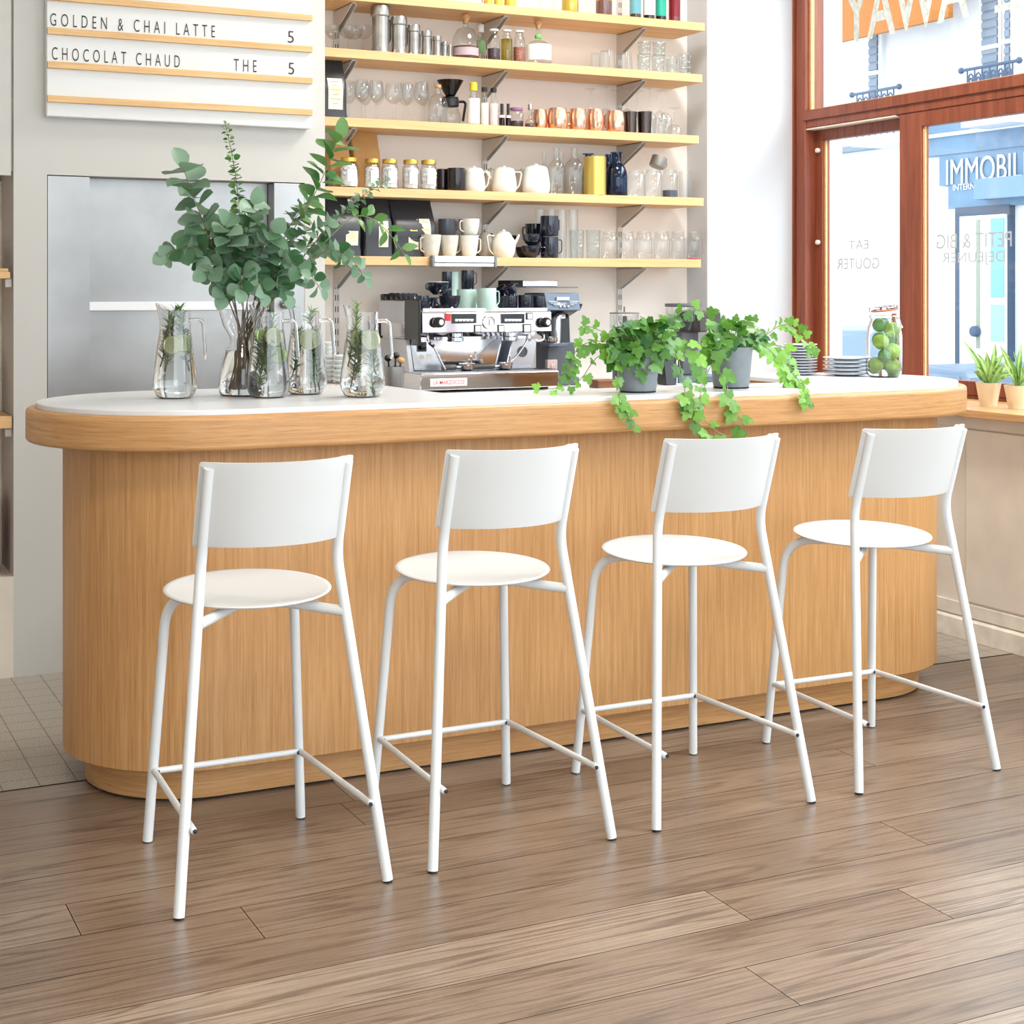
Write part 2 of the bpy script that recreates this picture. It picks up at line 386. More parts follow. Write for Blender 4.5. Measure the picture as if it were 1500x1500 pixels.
# window
WX = 4.62
win = bpy.data.objects.new('window_1', None); COL.objects.link(win); win['kind'] = 'structure'
fr = MB()
fr.box(WX - .03, WX + .1, 6.245, 6.31, .915, 3.3).box(WX - .015, WX + .1, 6.165, 6.24, .915, 3.3).box(WX + .005, WX + .1, 6.23, 6.25, .915, 3.3)
fr.box(WX - .02, WX + .1, -.6, 6.175, 2.205, 2.255).box(WX - .008, WX + .1, -.6, 6.175, 2.168, 2.21)
fr.box(WX - .01, WX + .1, -.6, 6.175, 3.22, 3.3)
for y in (3.2, 1.0): fr.box(WX - .02, WX + .1, y, y + .12, .915, 3.3)
fr.box(WX + .0, WX + .1, -.6, 6.175, .915, .93)
fr.build('window_frame', M_red, win, bevel=.004)
MB().box(WX + .012, WX + .03, 6.150, 6.166, 2.26, 3.22).box(WX + .012, WX + .03, 3.33, 6.166, 2.255, 2.262).build('glazing_bead', M_rail, win)
MB().box(WX - .012, WX + .06, 5.50, 6.16, 2.160, 2.166).build('sash_track', M_base, win)
def sash(y0, y1, x0, z0=.93, z1=2.16, stile=.055, top=.06, bot=.06, stile1=None):
    s = MB(); x1 = x0 + .045; stile1 = stile1 or stile
    s.box(x0, x1, y1 - stile, y1, z0, z1).box(x0, x1, y0, y0 + stile1, z0, z1).box(x0, x1, y0 + stile1, y1 - stile, z1 - top, z1).box(x0, x1, y0 + stile1, y1 - stile, z0, z0 + bot)
    o = s.build('window_sash', M_red, win, bevel=.003)
    MB().box(x0 + .02, x0 + .026, y0 + stile1, y1 - stile, z0 + bot, z1 - top).build('window_pane', M_pane, o)
    b = MB()
    b.box(x0 + .012, x0 + .02, y1 - stile - .012, y1 - stile, z0 + bot, z1 - top)
    b.build('glazing_bead', M_rail, o)
    return o
sash(5.40, 6.165, WX + .045, stile=.06, z1=2.162, top=.055)
sash(3.33, 5.484, WX - .002, stile=.145, z1=2.168, top=.068)
sash(1.13, 3.19, WX - .002, stile=.1, z1=2.168, top=.068)
MB().box(WX + .032, WX + .038, 3.32, 6.165, 2.255, 3.22).box(WX + .032, WX + .038, 1.12, 3.2, 2.255, 3.22).build('window_pane', M_pane, win)
pl = MB(); pl.lathe(rcyl(.012, .02, .004), 12, M=Matrix.Translation((WX + .045, 6.13, 2.06)) @ Matrix.Rotation(R(-90), 4, 'Y'))
pl.lathe(rcyl(.012, .02, .004), 12, M=Matrix.Translation((WX + .045, 6.13, 1.61)) @ Matrix.Rotation(R(-90), 4, 'Y'))
pl.build('window_latch', M_base, win)

# ------------------------------------------------------------------ bar counter
BX0, BX1, BY = 1.122, 3.405, 4.405
def stadium(r, n=28):
    return arc((BX0, BY), r, PI / 2, 1.5 * PI, n) + arc((BX1, BY), r, -PI / 2, PI / 2, n)
def notched(r, d=0.0, n=28):
    return arc((BX0, BY), r, PI / 2, 1.5 * PI, n) + arc((BX1, BY), r, -PI / 2, PI / 2, n) + [(3.25 + d, BY + r), (3.25 + d, 4.315 - d), (1.875 - d, 4.315 - d), (1.845 - d, BY + r)]
bar = thing('bar_counter', 'long oak bar counter with rounded ends and white top in front of the stools', 'bar counter', (BX0, BY, 0))
def bpart(name, mb, m, **k):
    o = mb.build(name, m, bar, loc=(-BX0, -BY, 0), **k); return o
MB().box(1.2, 3.33, 4.7655, 4.78, .1, .95).build('rear_reflector', M_wall, bar, loc=(-BX0, -BY, 0))  # unseen white panel added so the machine's steel mirrors white instead of oak
MB().box(1.9, 3.23, 4.32, 4.764, .9572, .972).build('inner_reflector', M_top, bar, loc=(-BX0, -BY, 0))  # white sheet added in the notch for the machine front to reflect
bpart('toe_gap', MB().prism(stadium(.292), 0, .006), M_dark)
bpart('plinth', MB().prism(stadium(.30), .006, .097), M_band)
bpart('body', MB().prism(stadium(.36), .095, .957), M_body, angle=25, bevel=.003)
bpart('lipping', MB().prism(notched(.46), .955, 1.048), M_band, angle=25, bevel=.012, seg=4)
bpart('top', MB().prism(notched(.432, .0), 1.046, 1.062), M_top, angle=25, bevel=.0025)
BAR_Z = 1.062
back = thing('back_worktop', 'white back worktop under the wall shelves carrying the coffee machine', 'worktop', (3.0, 6.1, 0))
MB().box(1.98 - 3, 4.085 - 3, -.38, .325, .92, .955).build('top', M_top, back, bevel=.002)
MB().box(1.99 - 3, 4.08 - 3, -.35, .32, .0, .92).build('cabinet_front', M_wallr, back)

# ------------------------------------------------------------------ bar stools
def make_stool():
    t = thing('bar_stool', 'x', 'bar stool')
    def at_z(z, foot, top):        # point on the straight leg
        k = z / top[2]; return tuple(f + (q - f) * k for f, q in zip(foot, top))
    for s in (-1, 1):
        foot = (s * .2445, -.252, .004); bend = (s * .163, -.128, .752); top = (s * .164, -.203, .978)
        lg = MB().tube(fillet([foot, bend, top], .045, 8), .0127, 16)
        o = lg.build('rear_leg', M_white, t)
        MB().lathe(rcyl(.0118, .006, .002), 14, c=(foot[0], foot[1], 0)).build('foot_cap', M_black, o)
        ff = (s * .199, .252, .004); fb = (s * .163, .200, .624); ce = (0, .022, .634); jt = (-s * .174, -.149, .617)
        lg = MB().tube(fillet([ff, fb, ce, jt], [.085, .02], 9), .0125, 16)
        o = lg.build('front_leg', M_white, t)
        MB().lathe(rcyl(.0116, .006, .002), 14, c=(ff[0], ff[1], 0)).build('foot_cap', M_black, o)
    zf = .183
    fl = (-.188, .238, zf); frr = (.188, .238, zf); rl = (-.222, -.222, zf); rrr = (.222, -.222, zf)
    def inset(p, q, d):
        p = Vector(p); q = Vector(q); return p + (q - p).normalized() * d
    fo = MB().tube([inset(fl, frr, .004) + Vector((0, -.014, 0)), inset(frr, fl, .004) + Vector((0, -.014, 0))], .0078, 12)
    fo.build('footrest_bar', M_white, t)
    for a, b in ((fl, rl), (frr, rrr)):
        o = MB().tube([Vector(a) + Vector((0, -.012, 0)), Vector(b) + Vector((-math.copysign(.014, b[0]), -.012, 0))], .0078, 12).ball(Vector(a) + Vector((0, -.012, 0)), .0079, 8).ball(Vector(b) + Vector((-math.copysign(.014, b[0]), -.012, 0)), .0079, 8).build('side_bar', M_white, t)
        for p in (Vector(a) + Vector((-math.copysign(.006, a[0]), -.0235, .0)), Vector(b) + Vector((-math.copysign(.016, b[0]), -.0195, .0))):
            MB().lathe(rcyl(.0052, .003, .001), 10, M=Matrix.Translation(p) @ Matrix.Rotation(R(90), 4, 'X')).build('screw', M_black, o)
    # dished round seat
    sp = [(0, .0), (.10, .001), (.165, .004), (.19, .0075), (.2, .0105), (.2015, .013), (.2, .0152), (.19, .0145), (.16, .0105), (.1, .0075), (0, .0065)]
    MB().lathe(sp, 64, M=Matrix.Translation((-.004, .04, .6415)) @ Matrix.Rotation(R(2.6), 4, 'X')).build('seat', M_seat, t, angle=60)
    br = MB().box(-.03, .03, -.008, .012, .628, .640).box(-.0, .03, -.05, -.03, .628, .642); br.build('seat_plate', M_dark, t)
    # curved backrest, between and in front of the two tubes
    rows = []; n = 28; hw = .183
    zs = [.792, .797, .85, .9, .95, .986, .990]
    def yb(u):                      # u in -1..1 ; bows towards the rear (-y) in the middle, wraps the tubes at the ends
        return -.084 * (1 - abs(u) ** 2.2)
    T = .010
    outer = []
    for k in range(n + 1):
        u = -1 + 2 * k / n; outer.append((u * hw, yb(u)))
    nrm = []
    for k in range(n + 1):
        a = Vector(outer[max(k - 1, 0)]); b = Vector(outer[min(k + 1, n)]); d = (b - a).normalized(); nrm.append((-d.y, d.x))
    ring2d = [(p[0], p[1]) for p in outer] + [(p[0] + q[0] * T, p[1] + q[1] * T) for p, q in zip(reversed(outer), reversed(nrm))]
    rings = []
    for z in zs:
        lean = -.128 - (z - .752) * .332 + .016
        sag = 0
        sh = 1.0 if .796 < z < .987 else .988
        rings.append([(x * sh, y + lean, z) for x, y in ring2d])
    MB().loft(rings).build('backrest', M_seat, t, angle=50)
    for s in (-1, 1):
        # moulded groove that takes the tube
        g = MB(); pts = [(s * .1655, -.128 - (z - .752) * .332 + .0165, z) for z in (.80, .84, .9, .95, .984)]
        g.tube(pts, [.0155] * 5, 16, flat=.8).build('backrest_socket', M_seat, t)
    return t
stool = make_stool()
spots = [(1.068, 3.603, 0), (1.671, 3.612, .01), (2.291, 3.620, .012), (2.945, 3.620, -.01)]
labs = ['white metal bar stool at the rounded left end of the counter, nearest to us',
        'white metal bar stool second from the left end of the counter',
        'white metal bar stool below the trailing ivy of the counter',
        'white metal bar stool at the right end of the counter beside the window wall']
for i, (x, y, a) in enumerate(spots):
    o = stool if i == 0 else dup(stool)
    o.location = (x, y, 0); o.rotation_euler = (0, 0, a); o['label'] = labs[i]; o['group'] = 'white bar stools along the counter'
# ------------------------------------------------------------------ hatch, niche, menu board
def label_fit(name, body, mat, w, h, M, parent, spacing=1.0, offset=0.0, depth=.0004):
    """lettering scaled so that it is w wide and its capitals are h tall"""
    o = text(name, body, mat, 1.0, Matrix(), parent, depth=0.0, spacing=spacing, offset=offset)
    xs = [v.co.x for v in o.data.vertices]; zs = [v.co.y for v in o.data.vertices]
    x0, x1, y0, y1 = min(xs), max(xs), min(zs), max(zs)
    o.data.transform(M @ Matrix.Diagonal((w / (x1 - x0), h / (y1 - y0), 1, 1)) @ Matrix.Translation((-x0, -y0, 0)))
    return o
hat = thing('serving_hatch', 'brushed steel serving hatch in the wall below the menu board', 'hatch', (1.41, PW, SZ0))
def hp(name, mb, m, **k): return mb.build(name, m, hat, loc=(-1.41, -PW, -SZ0), **k)
hp('side_panel', MB().box(SX0 + .002, 1.075, PW - .001, PW + .118, SZ0, SZ1 - .004), M_steel)
hp('side_panel', MB().box(1.768, SX1 - .002, PW - .001, PW + .118, SZ0, SZ1 - .004), M_steel)
hp('upper_panel', MB().box(1.077, 1.766, PW + .085, PW + .11, 1.33, SZ1 - .002), M_steel)
hp('lower_panel', MB().box(1.077, 1.766, PW + .075, PW + .10, SZ0, 1.30), M_steel)
hp('pull_rail', MB().box(1.077, 1.766, PW + .055, PW + .11, 1.30, 1.333), simple('white_lacquer', (240, 240, 242), .4), bevel=.002)
kb = MB().lathe([(0, 0), (.009, 0), (.009, .012), (.016, .016), (.0185, .024), (.016, .032), (.008, .036), (0, .037)], 20, M=Matrix.Translation((1.808, PW - .001, 1.322)) @ Matrix.Rotation(R(90), 4, 'X'))
hp('knob', kb, M_chrome)

cab = thing('wall_cabinet', 'white flush wall cabinet door at the upper left edge', 'cabinet', (.25, PW, 1.783))
MB().box(-.55, .552, .002, .024, .0, 1.5).build('door', M_wall, cab, bevel=.002)
M_shadow = simple('brown_niche_paint', (150, 128, 110), .7)
for z, lab in ((1.417, 'thin light wood shelf in the wall niche under the white cabinet'), (.885, 'thicker wood shelf in the niche level with the counter top')):
    s = thing('niche_shelf', lab, 'shelf', (.25, PW + .15, z)); h = .024 if z > 1 else .043
    MB().box(-.59, .556 - (.0 if z < 1 else .006), -.145, .148, 0, h).build('board', M_shelf, s, bevel=.002)
    MB().box(.535, .556, -.13, -.115, -.03, -.002).build('bracket', M_bracket, s)
tag(MB().box(-.11, .11, -.06, .12, 0, .272).build('storage_box', simple('red_lacquer', (178, 20, 24), .35), loc=(.654, PW + .12, .361), bevel=.008), 'red box standing low in the wall niche', 'box')
tag(MB().lathe(cup([(.035, 0), (.05, .02), (.052, .09), (.05, .10)], .004), 24).build('dark_bowl', simple('dark_brown_glaze', (46, 34, 26), .3), loc=(.715, PW + .12, 1.4412)), 'dark brown pot on the upper niche shelf', 'pot')
tag(MB().box(-.05, .05, -.04, .04, 0, .012).build('wood_block', M_shelf, loc=(.745, PW + .055, 1.4412), bevel=.002), 'small wooden block on the upper niche shelf', 'block')
tag(MB().box(-.025, .025, -.05, .05, 0, .19).build('dark_book', simple('dark_book_cloth', (70, 58, 44), .8), loc=(.70, PW + .22, .9282), bevel=.003), 'dark brown book standing at the back of the lower niche shelf', 'book')

mb_ = thing('menu_board', 'white menu board with pine letter rails on the wall above the hatch', 'menu board', (1.41, PW, 1.995))
MB().box(-.493, .493, -.04, -.003, 0, .80).build('panel', simple('board_white', (222, 222, 219), .5), mb_, bevel=.004)
for k in range(7):
    z = 2.0456 - 1.995 + k * .1207
    MB().box(-.492, .494, -.055, -.038, z, z + .0235).build('letter_rail', M_rail, mb_, bevel=.0015)
def mline(body, px0, px1, z, h, sp=1.0):
    Y = PW - .0415; x0, x1 = atx(px0, Y), atx(px1, Y)
    label_fit('lettering', body, M_ink, x1 - x0, h, Matrix.Translation((x0 - 1.41, Y - PW, z - 1.995)) @ FACE_NEG_Y, mb_, spacing=sp, offset=-.006)
mline('GOLDEN & CHAI LATTE', 73.5, 315, 2.3185, .045, 1.75)
mline('5', 421.5, 430.5, 2.3195, .045)
mline('CHOCOLAT CHAUD', 76, 263.5, 2.198, .045, 1.75)
mline('THE', 342.5, 376, 2.199, .045, 1.75)
mline('5', 422.5, 431, 2.199, .045)

# ------------------------------------------------------------------ wall shelves
SH = {1: 2.638, 2: 2.394, 3: 2.104, 4: 1.811, 5: 1.520}; TH = .038
SHX = {1: 4.014, 2: 4.0, 3: 3.981, 4: 4.008, 5: 3.992}
WORD = {1: 'topmost', 2: 'second', 3: 'third', 4: 'fourth', 5: 'lowest'}
UPX = [2.215, 3.035, 3.80]
UPX = [atx(493, 6.42), atx(710.5, 6.42), atx(908, 6.42)]
for i, x in enumerate(UPX):
    u = MB().box(-.0125, .0125, -.012, 0, 0, 2.4)
    for k in range(47):
        for s in (-.0055, .0055): u.box(s - .0018, s + .0018, -.0125, -.0119, .03 + k * .05, .055 + k * .05, mat=1)
    o = u.build('slotted_upright', [M_bracket, M_dark], loc=(x, 6.43, 1.0))
    tag(o, 'grey slotted shelf upright screwed to the back wall, %s of three' % ('leftmost', 'middle', 'rightmost')[i], 'shelf upright', 'slotted uprights carrying the wall shelves')
def bracket_mb():
    b = MB(); pr = [(-.012, 0), (-.235, 0), (-.235, -.008), (-.225, -.014), (-.03, -.095), (-.012, -.098)]
    n = len(pr)
    for x0, x1 in ((-.0125, -.0095), (.0095, .0125)):
        vs = [(x0, y, z) for y, z in pr] + [(x1, y, z) for y, z in pr]
        b.add(vs, [tuple(range(n)), tuple(reversed(range(n, 2 * n)))] + [(k, k + n, (k + 1) % n + n, (k + 1) % n) for k in range(n)])
    b.box(-.0125, .0125, -.235, -.012, -.003, 0)
    return b
for k in range(1, 6):
    s = thing('wall_shelf', 'long beech wall shelf behind the bar, %s of the five' % WORD[k], 'shelf', (3.0, 6.43, SH[k]), 0, 'five beech wall shelves')
    MB().box(1.99 - 3, SHX[k] - 3, -.28, -.0135, -TH, 0).build('board', M_shelf, s, bevel=.002)
    for x in UPX: bracket_mb().build('bracket', M_bracket, s, loc=(x - 3, 0, -TH))
tr = thing('order_rail', 'aluminium order ticket rail on the front edge of the lowest shelf', 'ticket rail', (atx(681, 6.12), 6.15, SH[5] - .042))
for z0, z1, y0 in ((.018, .046, -.03), (.0, .016, -.026)): MB().box(-.143, .143, y0, -.003, z0, z1).build('rail_profile', simple('white_aluminium', (226, 228, 230), .35, .3), tr, bevel=.003)
for s in (-1, 1): MB().box(min(s * .143, s * .155), max(s * .143, s * .155), -.032, -.002, -.002, .048).build('end_cap', simple('grey_end_cap', (120, 124, 128), .4), tr, bevel=.003)
# ------------------------------------------------------------------ things on the shelves
ORD = ['leftmost', 'second', 'third', 'fourth', 'fifth', 'sixth', 'seventh', 'eighth', 'ninth', 'tenth', 'eleventh', 'twelfth', 'thirteenth']
def dep(px, Y): return (math.sin(YAW) * atx(px, Y) + math.cos(YAW) * Y)
def place(p0, p1, top, sh, Y, dz=0.0):
    pc = (p0 + p1) / 2; z = (SH[sh] if sh in SH else sh) + dz + .0006
    return (atx(pc, Y), Y, z), (p1 - p0) / 2 * dep(pc, Y) / FPX, atz(pc, top, Y=Y) - z
M_pewter = simple('pewter', (176, 174, 170), .33, 1.0, var=.08, vscale=20)
M_copper = simple('copper', (234, 186, 158), .25, 1.0)
M_gunmetal = simple('hammered_gunmetal', (92, 82, 78), .25, 1.0, bump=.6, bscale=120)
M_cork = simple('cork', (196, 146, 98), .8, var=.15, vscale=80)
M_gold = simple('gold_lid', (206, 176, 82), .3, .8)
M_goldp = simple('brushed_gold', (222, 194, 104), .34, .8)
M_cream = simple('cream_glaze', (226, 222, 210), .25, var=.02, vscale=30)
M_beige = simple('grey_beige_glaze', (205, 200, 188), .3, var=.04, vscale=40)
M_whiteg = simple('white_glaze', (222, 225, 224), .22)
M_greyblue = simple('slate_glaze', (104, 112, 122), .25)
M_navy = simple('navy_glaze', (22, 28, 44), .12, coat=.5)
M_mint = simple('mint_glaze', (186, 212, 202), .3)
M_blackg = simple('black_glaze', (34, 28, 28), .12)
M_kraft = simple('kraft_paper', (196, 148, 92), .75, var=.06, vscale=8)
M_bag = simple('matt_black_foil', (46, 47, 52), .38, bump=.35, bscale=18)
M_blueglass = thin_glass('blue_glass', (150, 180, 208))
M_smoke = thin_glass('smoked_brown_plastic', (104, 82, 66), .15)
M_amber = thin_glass('amber_glass', (150, 80, 40))
def paperlabel(name, base, inkc, band=None): 
    return [simple(name, base, .65), simple(name + '_ink', inkc, .7), simple(name + '_band', band or inkc, .6)]
M_lab = paperlabel('cream_label', (226, 218, 194), (120, 112, 98), (222, 206, 92))
M_labw = simple('white_label', (232, 232, 228), .6)
M_plum = simple('dark_berries', (58, 46, 54), .6, var=.4, vscale=120)
M_yoil = thin_glass('pale_yellow_liquid', (226, 216, 140))
M_seed = simple('red_brown_seeds', (134, 82, 66), .7, var=.4, vscale=150)
M_liquor = simple('dark_red_liquor', (92, 34, 26), .15)
M_tea = simple('white_dried_flowers', (224, 220, 216), .8, var=.18, vscale=60, bump=.8, bscale=60)
def handle_mb(r, h, w=.02, t=.0045, ang=0.0, z0=.2, z1=.85, flat=.7):
    a = Vector((r * .94, 0, h * z1)); c = Vector((r * .94, 0, h * z0))
    pts = fillet([a, a + Vector((w * 1.25, 0, .002)), c + Vector((w * 1.25, 0, h * .1)), c], [w * .8, w * .9], 7)
    return MB().tube(pts, t, 8, M=Matrix.Rotation(ang, 4, 'Z'), flat=flat)
def single(name, mb, m, lab, cat, loc, group=None, rot=(0, 0, 0), **k):
    return tag(mb.build(name, m, None, loc=loc, rot=rot, **k), lab, cat, group)
def tumbler(p0, p1, top, sh, Y, lab, group, taper=.9, m=None, dz=0, name='tumbler', flip=False, wall=.0022):
    loc, r, h = place(p0, p1, top, sh, Y, dz)
    pr = cup([(r * taper, 0), (r * (taper * .6 + .4), h * .4), (r, h)], wall)
    if flip: return single(name, MB().lathe(pr, 24), m or M_glass, lab, 'glass', (loc[0], loc[1], loc[2] + h), group, rot=(PI, 0, 0))
    return single(name, MB().lathe(pr, 24), m or M_glass, lab, 'glass', loc, group)
def cutglass(name):
    m = thin_glass(name, (246, 249, 249), .06); nt = m.node_tree
    tc = ND(nt, 'ShaderNodeTexCoord'); v = ND(nt, 'ShaderNodeTexVoronoi', i_Scale=95.0); bp = ND(nt, 'ShaderNodeBump', i_Strength=1.0, i_Distance=.004)
    nt.links.new(tc.outputs['Object'], v.inputs['Vector']); nt.links.new(v.outputs['Distance'], bp.inputs['Height'])
    for n in nt.nodes:
        if n.type == 'BSDF_GLOSSY': nt.links.new(bp.outputs['Normal'], n.inputs['Normal'])
    return m
M_cut = cutglass('cut_glass')
def stemglass(p0, p1, top, sh, Y, lab, group, kind='wine', flip=False, name='wine_glass', dz=0):
    loc, r, h = place(p0, p1, top, sh, Y, dz); h = max(h, .08)
    if kind == 'wine':
        bowl = [(.004, h * .44), (r * .55, h * .50), (r * .92, h * .60), (r, h * .68), (r * .93, h * .84), (r * .8, h)]
        foot = min(r * .85, .036)
    elif kind == 'coupe':
        bowl = [(.004, h * .58), (r * .5, h * .62), (r * .85, h * .74), (r, h * .92), (r * .99, h)]; foot = min(r * .7, .034)
    else:
        bowl = [(.004, h * .40), (r * .45, h * .44), (r * .9, h * .58), (r, h * .74), (r * .85, h)]; foot = min(r * .9, .034)
    t = .0014
    pr = [(0, .0), (foot, 0), (foot, .0018), (foot * .4, .005), (.0042, .012), (.0032, h * .25), (.0036, bowl[0][1] - .004)] + bowl
    inner = [(max(q - t, .001), z) for q, z in reversed(bowl[1:])]
    pr += inner + [(0, bowl[0][1] + .004)]
    mb = MB().lathe(pr, 24)
    if flip: return single(name, mb, M_glass, lab, 'glass', (loc[0], loc[1], loc[2] + h), group, rot=(PI, 0, 0))
    return single(name, mb, M_glass, lab, 'glass', loc, group)
def bottle(name, p0, p1, top, sh, Y, lab, cat='bottle', group=None, glass=None, neck=.32, nh=.3, shoulder=.12, fill=0, fillm=None, cap=None, capm=None, capr=None, label=None, waist=0, bot=.0, stopper=False):
    loc, r, h = place(p0, p1, top, sh, Y); t = thing(name, lab, cat, loc, 0, group)
    ch = h * (cap or 0); H = h - ch * .6
    zs = H * (1 - nh); rn = r * neck
    prof = [(r * .93, 0), (r, h * .02)] + ([(r * (1 - waist), zs * .45)] if waist else []) + [(r, zs - H * shoulder), (r * .93, zs - H * shoulder * .45), ((r + rn) / 2, zs), (rn * 1.15, zs + H * .05), (rn, zs + H * nh * .35), (rn, H)]
    MB().lathe(cup(prof, .0018), 22).build('glass_body', glass or M_glass, t, angle=60)
    if fill:
        zf = zs * fill; MB().lathe([(0, .003), (r * .90, .003), (r * .955, .008), (r * .955, zf), (0, zf)], 20).build('contents', fillm, t)
    if cap:
        cr = capr * r if capr else rn * 1.18
        if stopper: MB().lathe([(0, H - .012), (rn * .8, H - .012), (rn * .9, H + .001), (cr * .55, H + .002), (cr, H + ch * .38), (cr * .9, H + ch * .6), (cr * .5, H + ch * .73), (0, H + ch * .76)], 18).build('cork_stopper', capm or M_cork, t)
        else: MB().lathe([(0, H - ch * .4 + .001), (cr, H - ch * .4 + .001), (cr, H + ch * .55), (cr * .9, H + ch * .6), (0, H + ch * .6)], 18).build('cap', capm, t)
    if label:
        m, a, b = label; z0, z1 = zs * a, zs * b
        rl = r * 1.012
        vs = []; n = 14
        for k in range(n + 1):
            w = -PI / 2 - .35 + (k / n - .5) * 2.3
            for z in (z0, z1): vs.append((rl * math.cos(w), rl * math.sin(w), z))
        MB().add(vs, [(2 * k, 2 * k + 2, 2 * k + 3, 2 * k + 1) for k in range(n)]).build('label', m, t)
    return t

F2, B2 = 6.20, 6.30
# ---- topmost shelf : only the lower ends show
for i, (a, b) in enumerate(((709, 722), (723, 737), (738, 757))):
    bottle('oil_jar', a, b, -20, 1, 6.20, 'glass jar of golden oil on the topmost shelf, %s of the three left ones' % ORD[i], 'jar', 'golden jars on the topmost shelf', fill=.9, fillm=simple('golden_oil', (222, 190, 60), .2), cap=.15, capm=M_gold)
bottle('empty_bottle', 786, 813, -45, 1, 6.22, 'clear empty glass bottle on the topmost shelf between golden jars', neck=.4)
bottle('oil_jar', 822, 848, -24, 1, 6.20, 'wide golden jar standing alone right of the empty glass bottle', 'jar', fill=.9, fillm=simple('golden_foil', (214, 186, 70), .25, .4), cap=.15, capm=M_gold)
bottle('liqueur_bottle', 872, 897, -50, 1, 6.21, 'amber and violet liqueur bottle on the topmost shelf', fill=.8, fillm=simple('violet_brown', (112, 72, 70), .3), cap=.1, capm=M_dark, label=(simple('yellow_label', (222, 186, 60), .5), .45, .9))
for a, b, c, lc, lab in ((922, 939, (60, 36, 24), (96, 150, 164), 'brown bottle with a pale teal label on the topmost shelf'), (942, 959, (28, 22, 22), (222, 222, 224), 'dark bottle with a white label on the topmost shelf'), (960, 976, (34, 30, 30), (24, 160, 136), 'dark bottle with a green label on the topmost shelf')):
    bottle('liqueur_bottle', a, b, -60, 1, 6.21, lab, fill=.95, fillm=simple('bottle_tone', c, .2), cap=.1, capm=M_dark, label=(simple('bottle_label', lc, .5), .12, .8), group='liqueur bottles on the topmost shelf')
bottle('syrup_bottle', 979, 997, -55, 1, 6.21, 'waisted red syrup bottle at the right of the topmost shelf', fill=.95, fillm=simple('red_syrup', (122, 26, 34), .2), waist=.18, cap=.1, capm=M_dark)
# ---- second shelf
for i, (a, b, tp, Y) in enumerate(((474, 500, 37, 6.36), (497, 523, 38, 6.37), (519, 547, 38, 6.36), (478, 500, 45, 6.26), (503, 532, 43, 6.27))):
    stemglass(a, b, tp, 2, Y, 'shallow stemmed coupe glass at the left end of the second shelf, %s of its cluster' % ORD[i], 'coupe glasses on the second shelf', 'coupe', name='coupe_glass')
def measure(p0, p1, top, i):
    loc, r, h = place(p0, p1, top, 2, F2); t = thing('pewter_measure', 'pewter measuring jug on the second shelf, %s largest of the descending row' % ['very', 'second', 'third', 'fourth', 'fifth', 'sixth', 'smallest not'][i], 'measuring jug', loc, 0, 'set of pewter measures')
    t['label'] = ['largest pewter measuring jug, first of the descending row on the second shelf', 'second largest pewter measuring jug of the row on the second shelf', 'third largest pewter measuring jug of the row on the second shelf', 'middle sized pewter measuring jug of the row on the second shelf', 'third smallest pewter measuring jug of the row on the second shelf', 'second smallest pewter measuring jug of the row on the second shelf', 'smallest pewter measuring jug, last of the row beside the decanter'][i]
    rb = r * .86
    pr = [(r, 0), (r, h * .03), (rb * 1.02, h * .09), (rb, h * .12), (rb, h * .76), (r * .98, h * .785), (r, h * .80), (r * .98, h * .97), (r * .94, h)]
    MB().lathe(cup(pr, .0025), 28).build('body', M_pewter, t, angle=35)
    handle_mb(rb, h, w=r * .42, t=r * .09, ang=R(20), z0=.2, z1=.72, flat=1.5).build('handle', M_pewter, t)
for i, (a, b, tp) in enumerate(((543, 571.5, 9), (572, 596.5, 25), (597, 615.5, 37), (617, 632.5, 46), (633.5, 646.5, 53.5), (647, 655.5, 61.5), (656, 662.5, 66))): measure(a, b, tp, i)
bottle('decanter', 662, 702, 22, 2, 6.22, 'round glass decanter half full of dark red liquor with cork ball', 'decanter', neck=.22, nh=.22, shoulder=.42, fill=.42, fillm=M_liquor, cap=.22, capr=.36, stopper=True, label=(simple('pale_etched_label', (176, 160, 164), .5), .1, .36))
bottle('slim_bottle', 697, 711, 36, 2, 6.32, 'slim clear bottle with white cap and leaf print behind the decanter', neck=.6, nh=.25, cap=.2, capm=M_labw, label=(simple('green_leaf_print', (120, 160, 110), .5), .4, .9))
for a, b, tp, fl, fm, lab in ((714, 733, 43, .5, M_plum, 'glass milk bottle with dark berries on the second shelf'), (733.5, 751, 44, .92, M_yoil, 'glass milk bottle of pale yellow liquid on the second shelf'), (751.5, 770, 45, .62, M_seed, 'glass milk bottle of red brown seeds on the second shelf')):
    bottle('milk_bottle', a, b, tp, 2, F2, lab, group='milk bottles on the second shelf', neck=.62, nh=.2, shoulder=.3, fill=fl, fillm=fm, cap=.06, capm=M_labw)
t = bottle('tequila_bottle', 769, 808, 31, 2, F2, 'squat clear bottle with cork ball, green ribbon and white label', neck=.2, nh=.42, shoulder=.18, fill=.1, fillm=M_glass, cap=.2, capr=.34, stopper=True, label=(M_labw, .15, .85))
loc, r, h = place(769, 808, 31, 2, F2)
MB().lathe([(r * .25, h * .60), (r * .27, h * .62), (r * .27, h * .665), (r * .25, h * .68)], 16).build('ribbon', simple('green_ribbon', (108, 186, 84), .6), t)
g = 'tumblers at the right of the second shelf'
for i, (a, b, tp, Y) in enumerate(((864, 880, 78, 6.33), (877, 902, 74.5, 6.2), (903, 927, 78, 6.2))):
    tumbler(a, b, tp, 2, Y, 'plain clear tumbler upside down on the second shelf, %s of three' % ORD[i], g, flip=True, taper=.85)
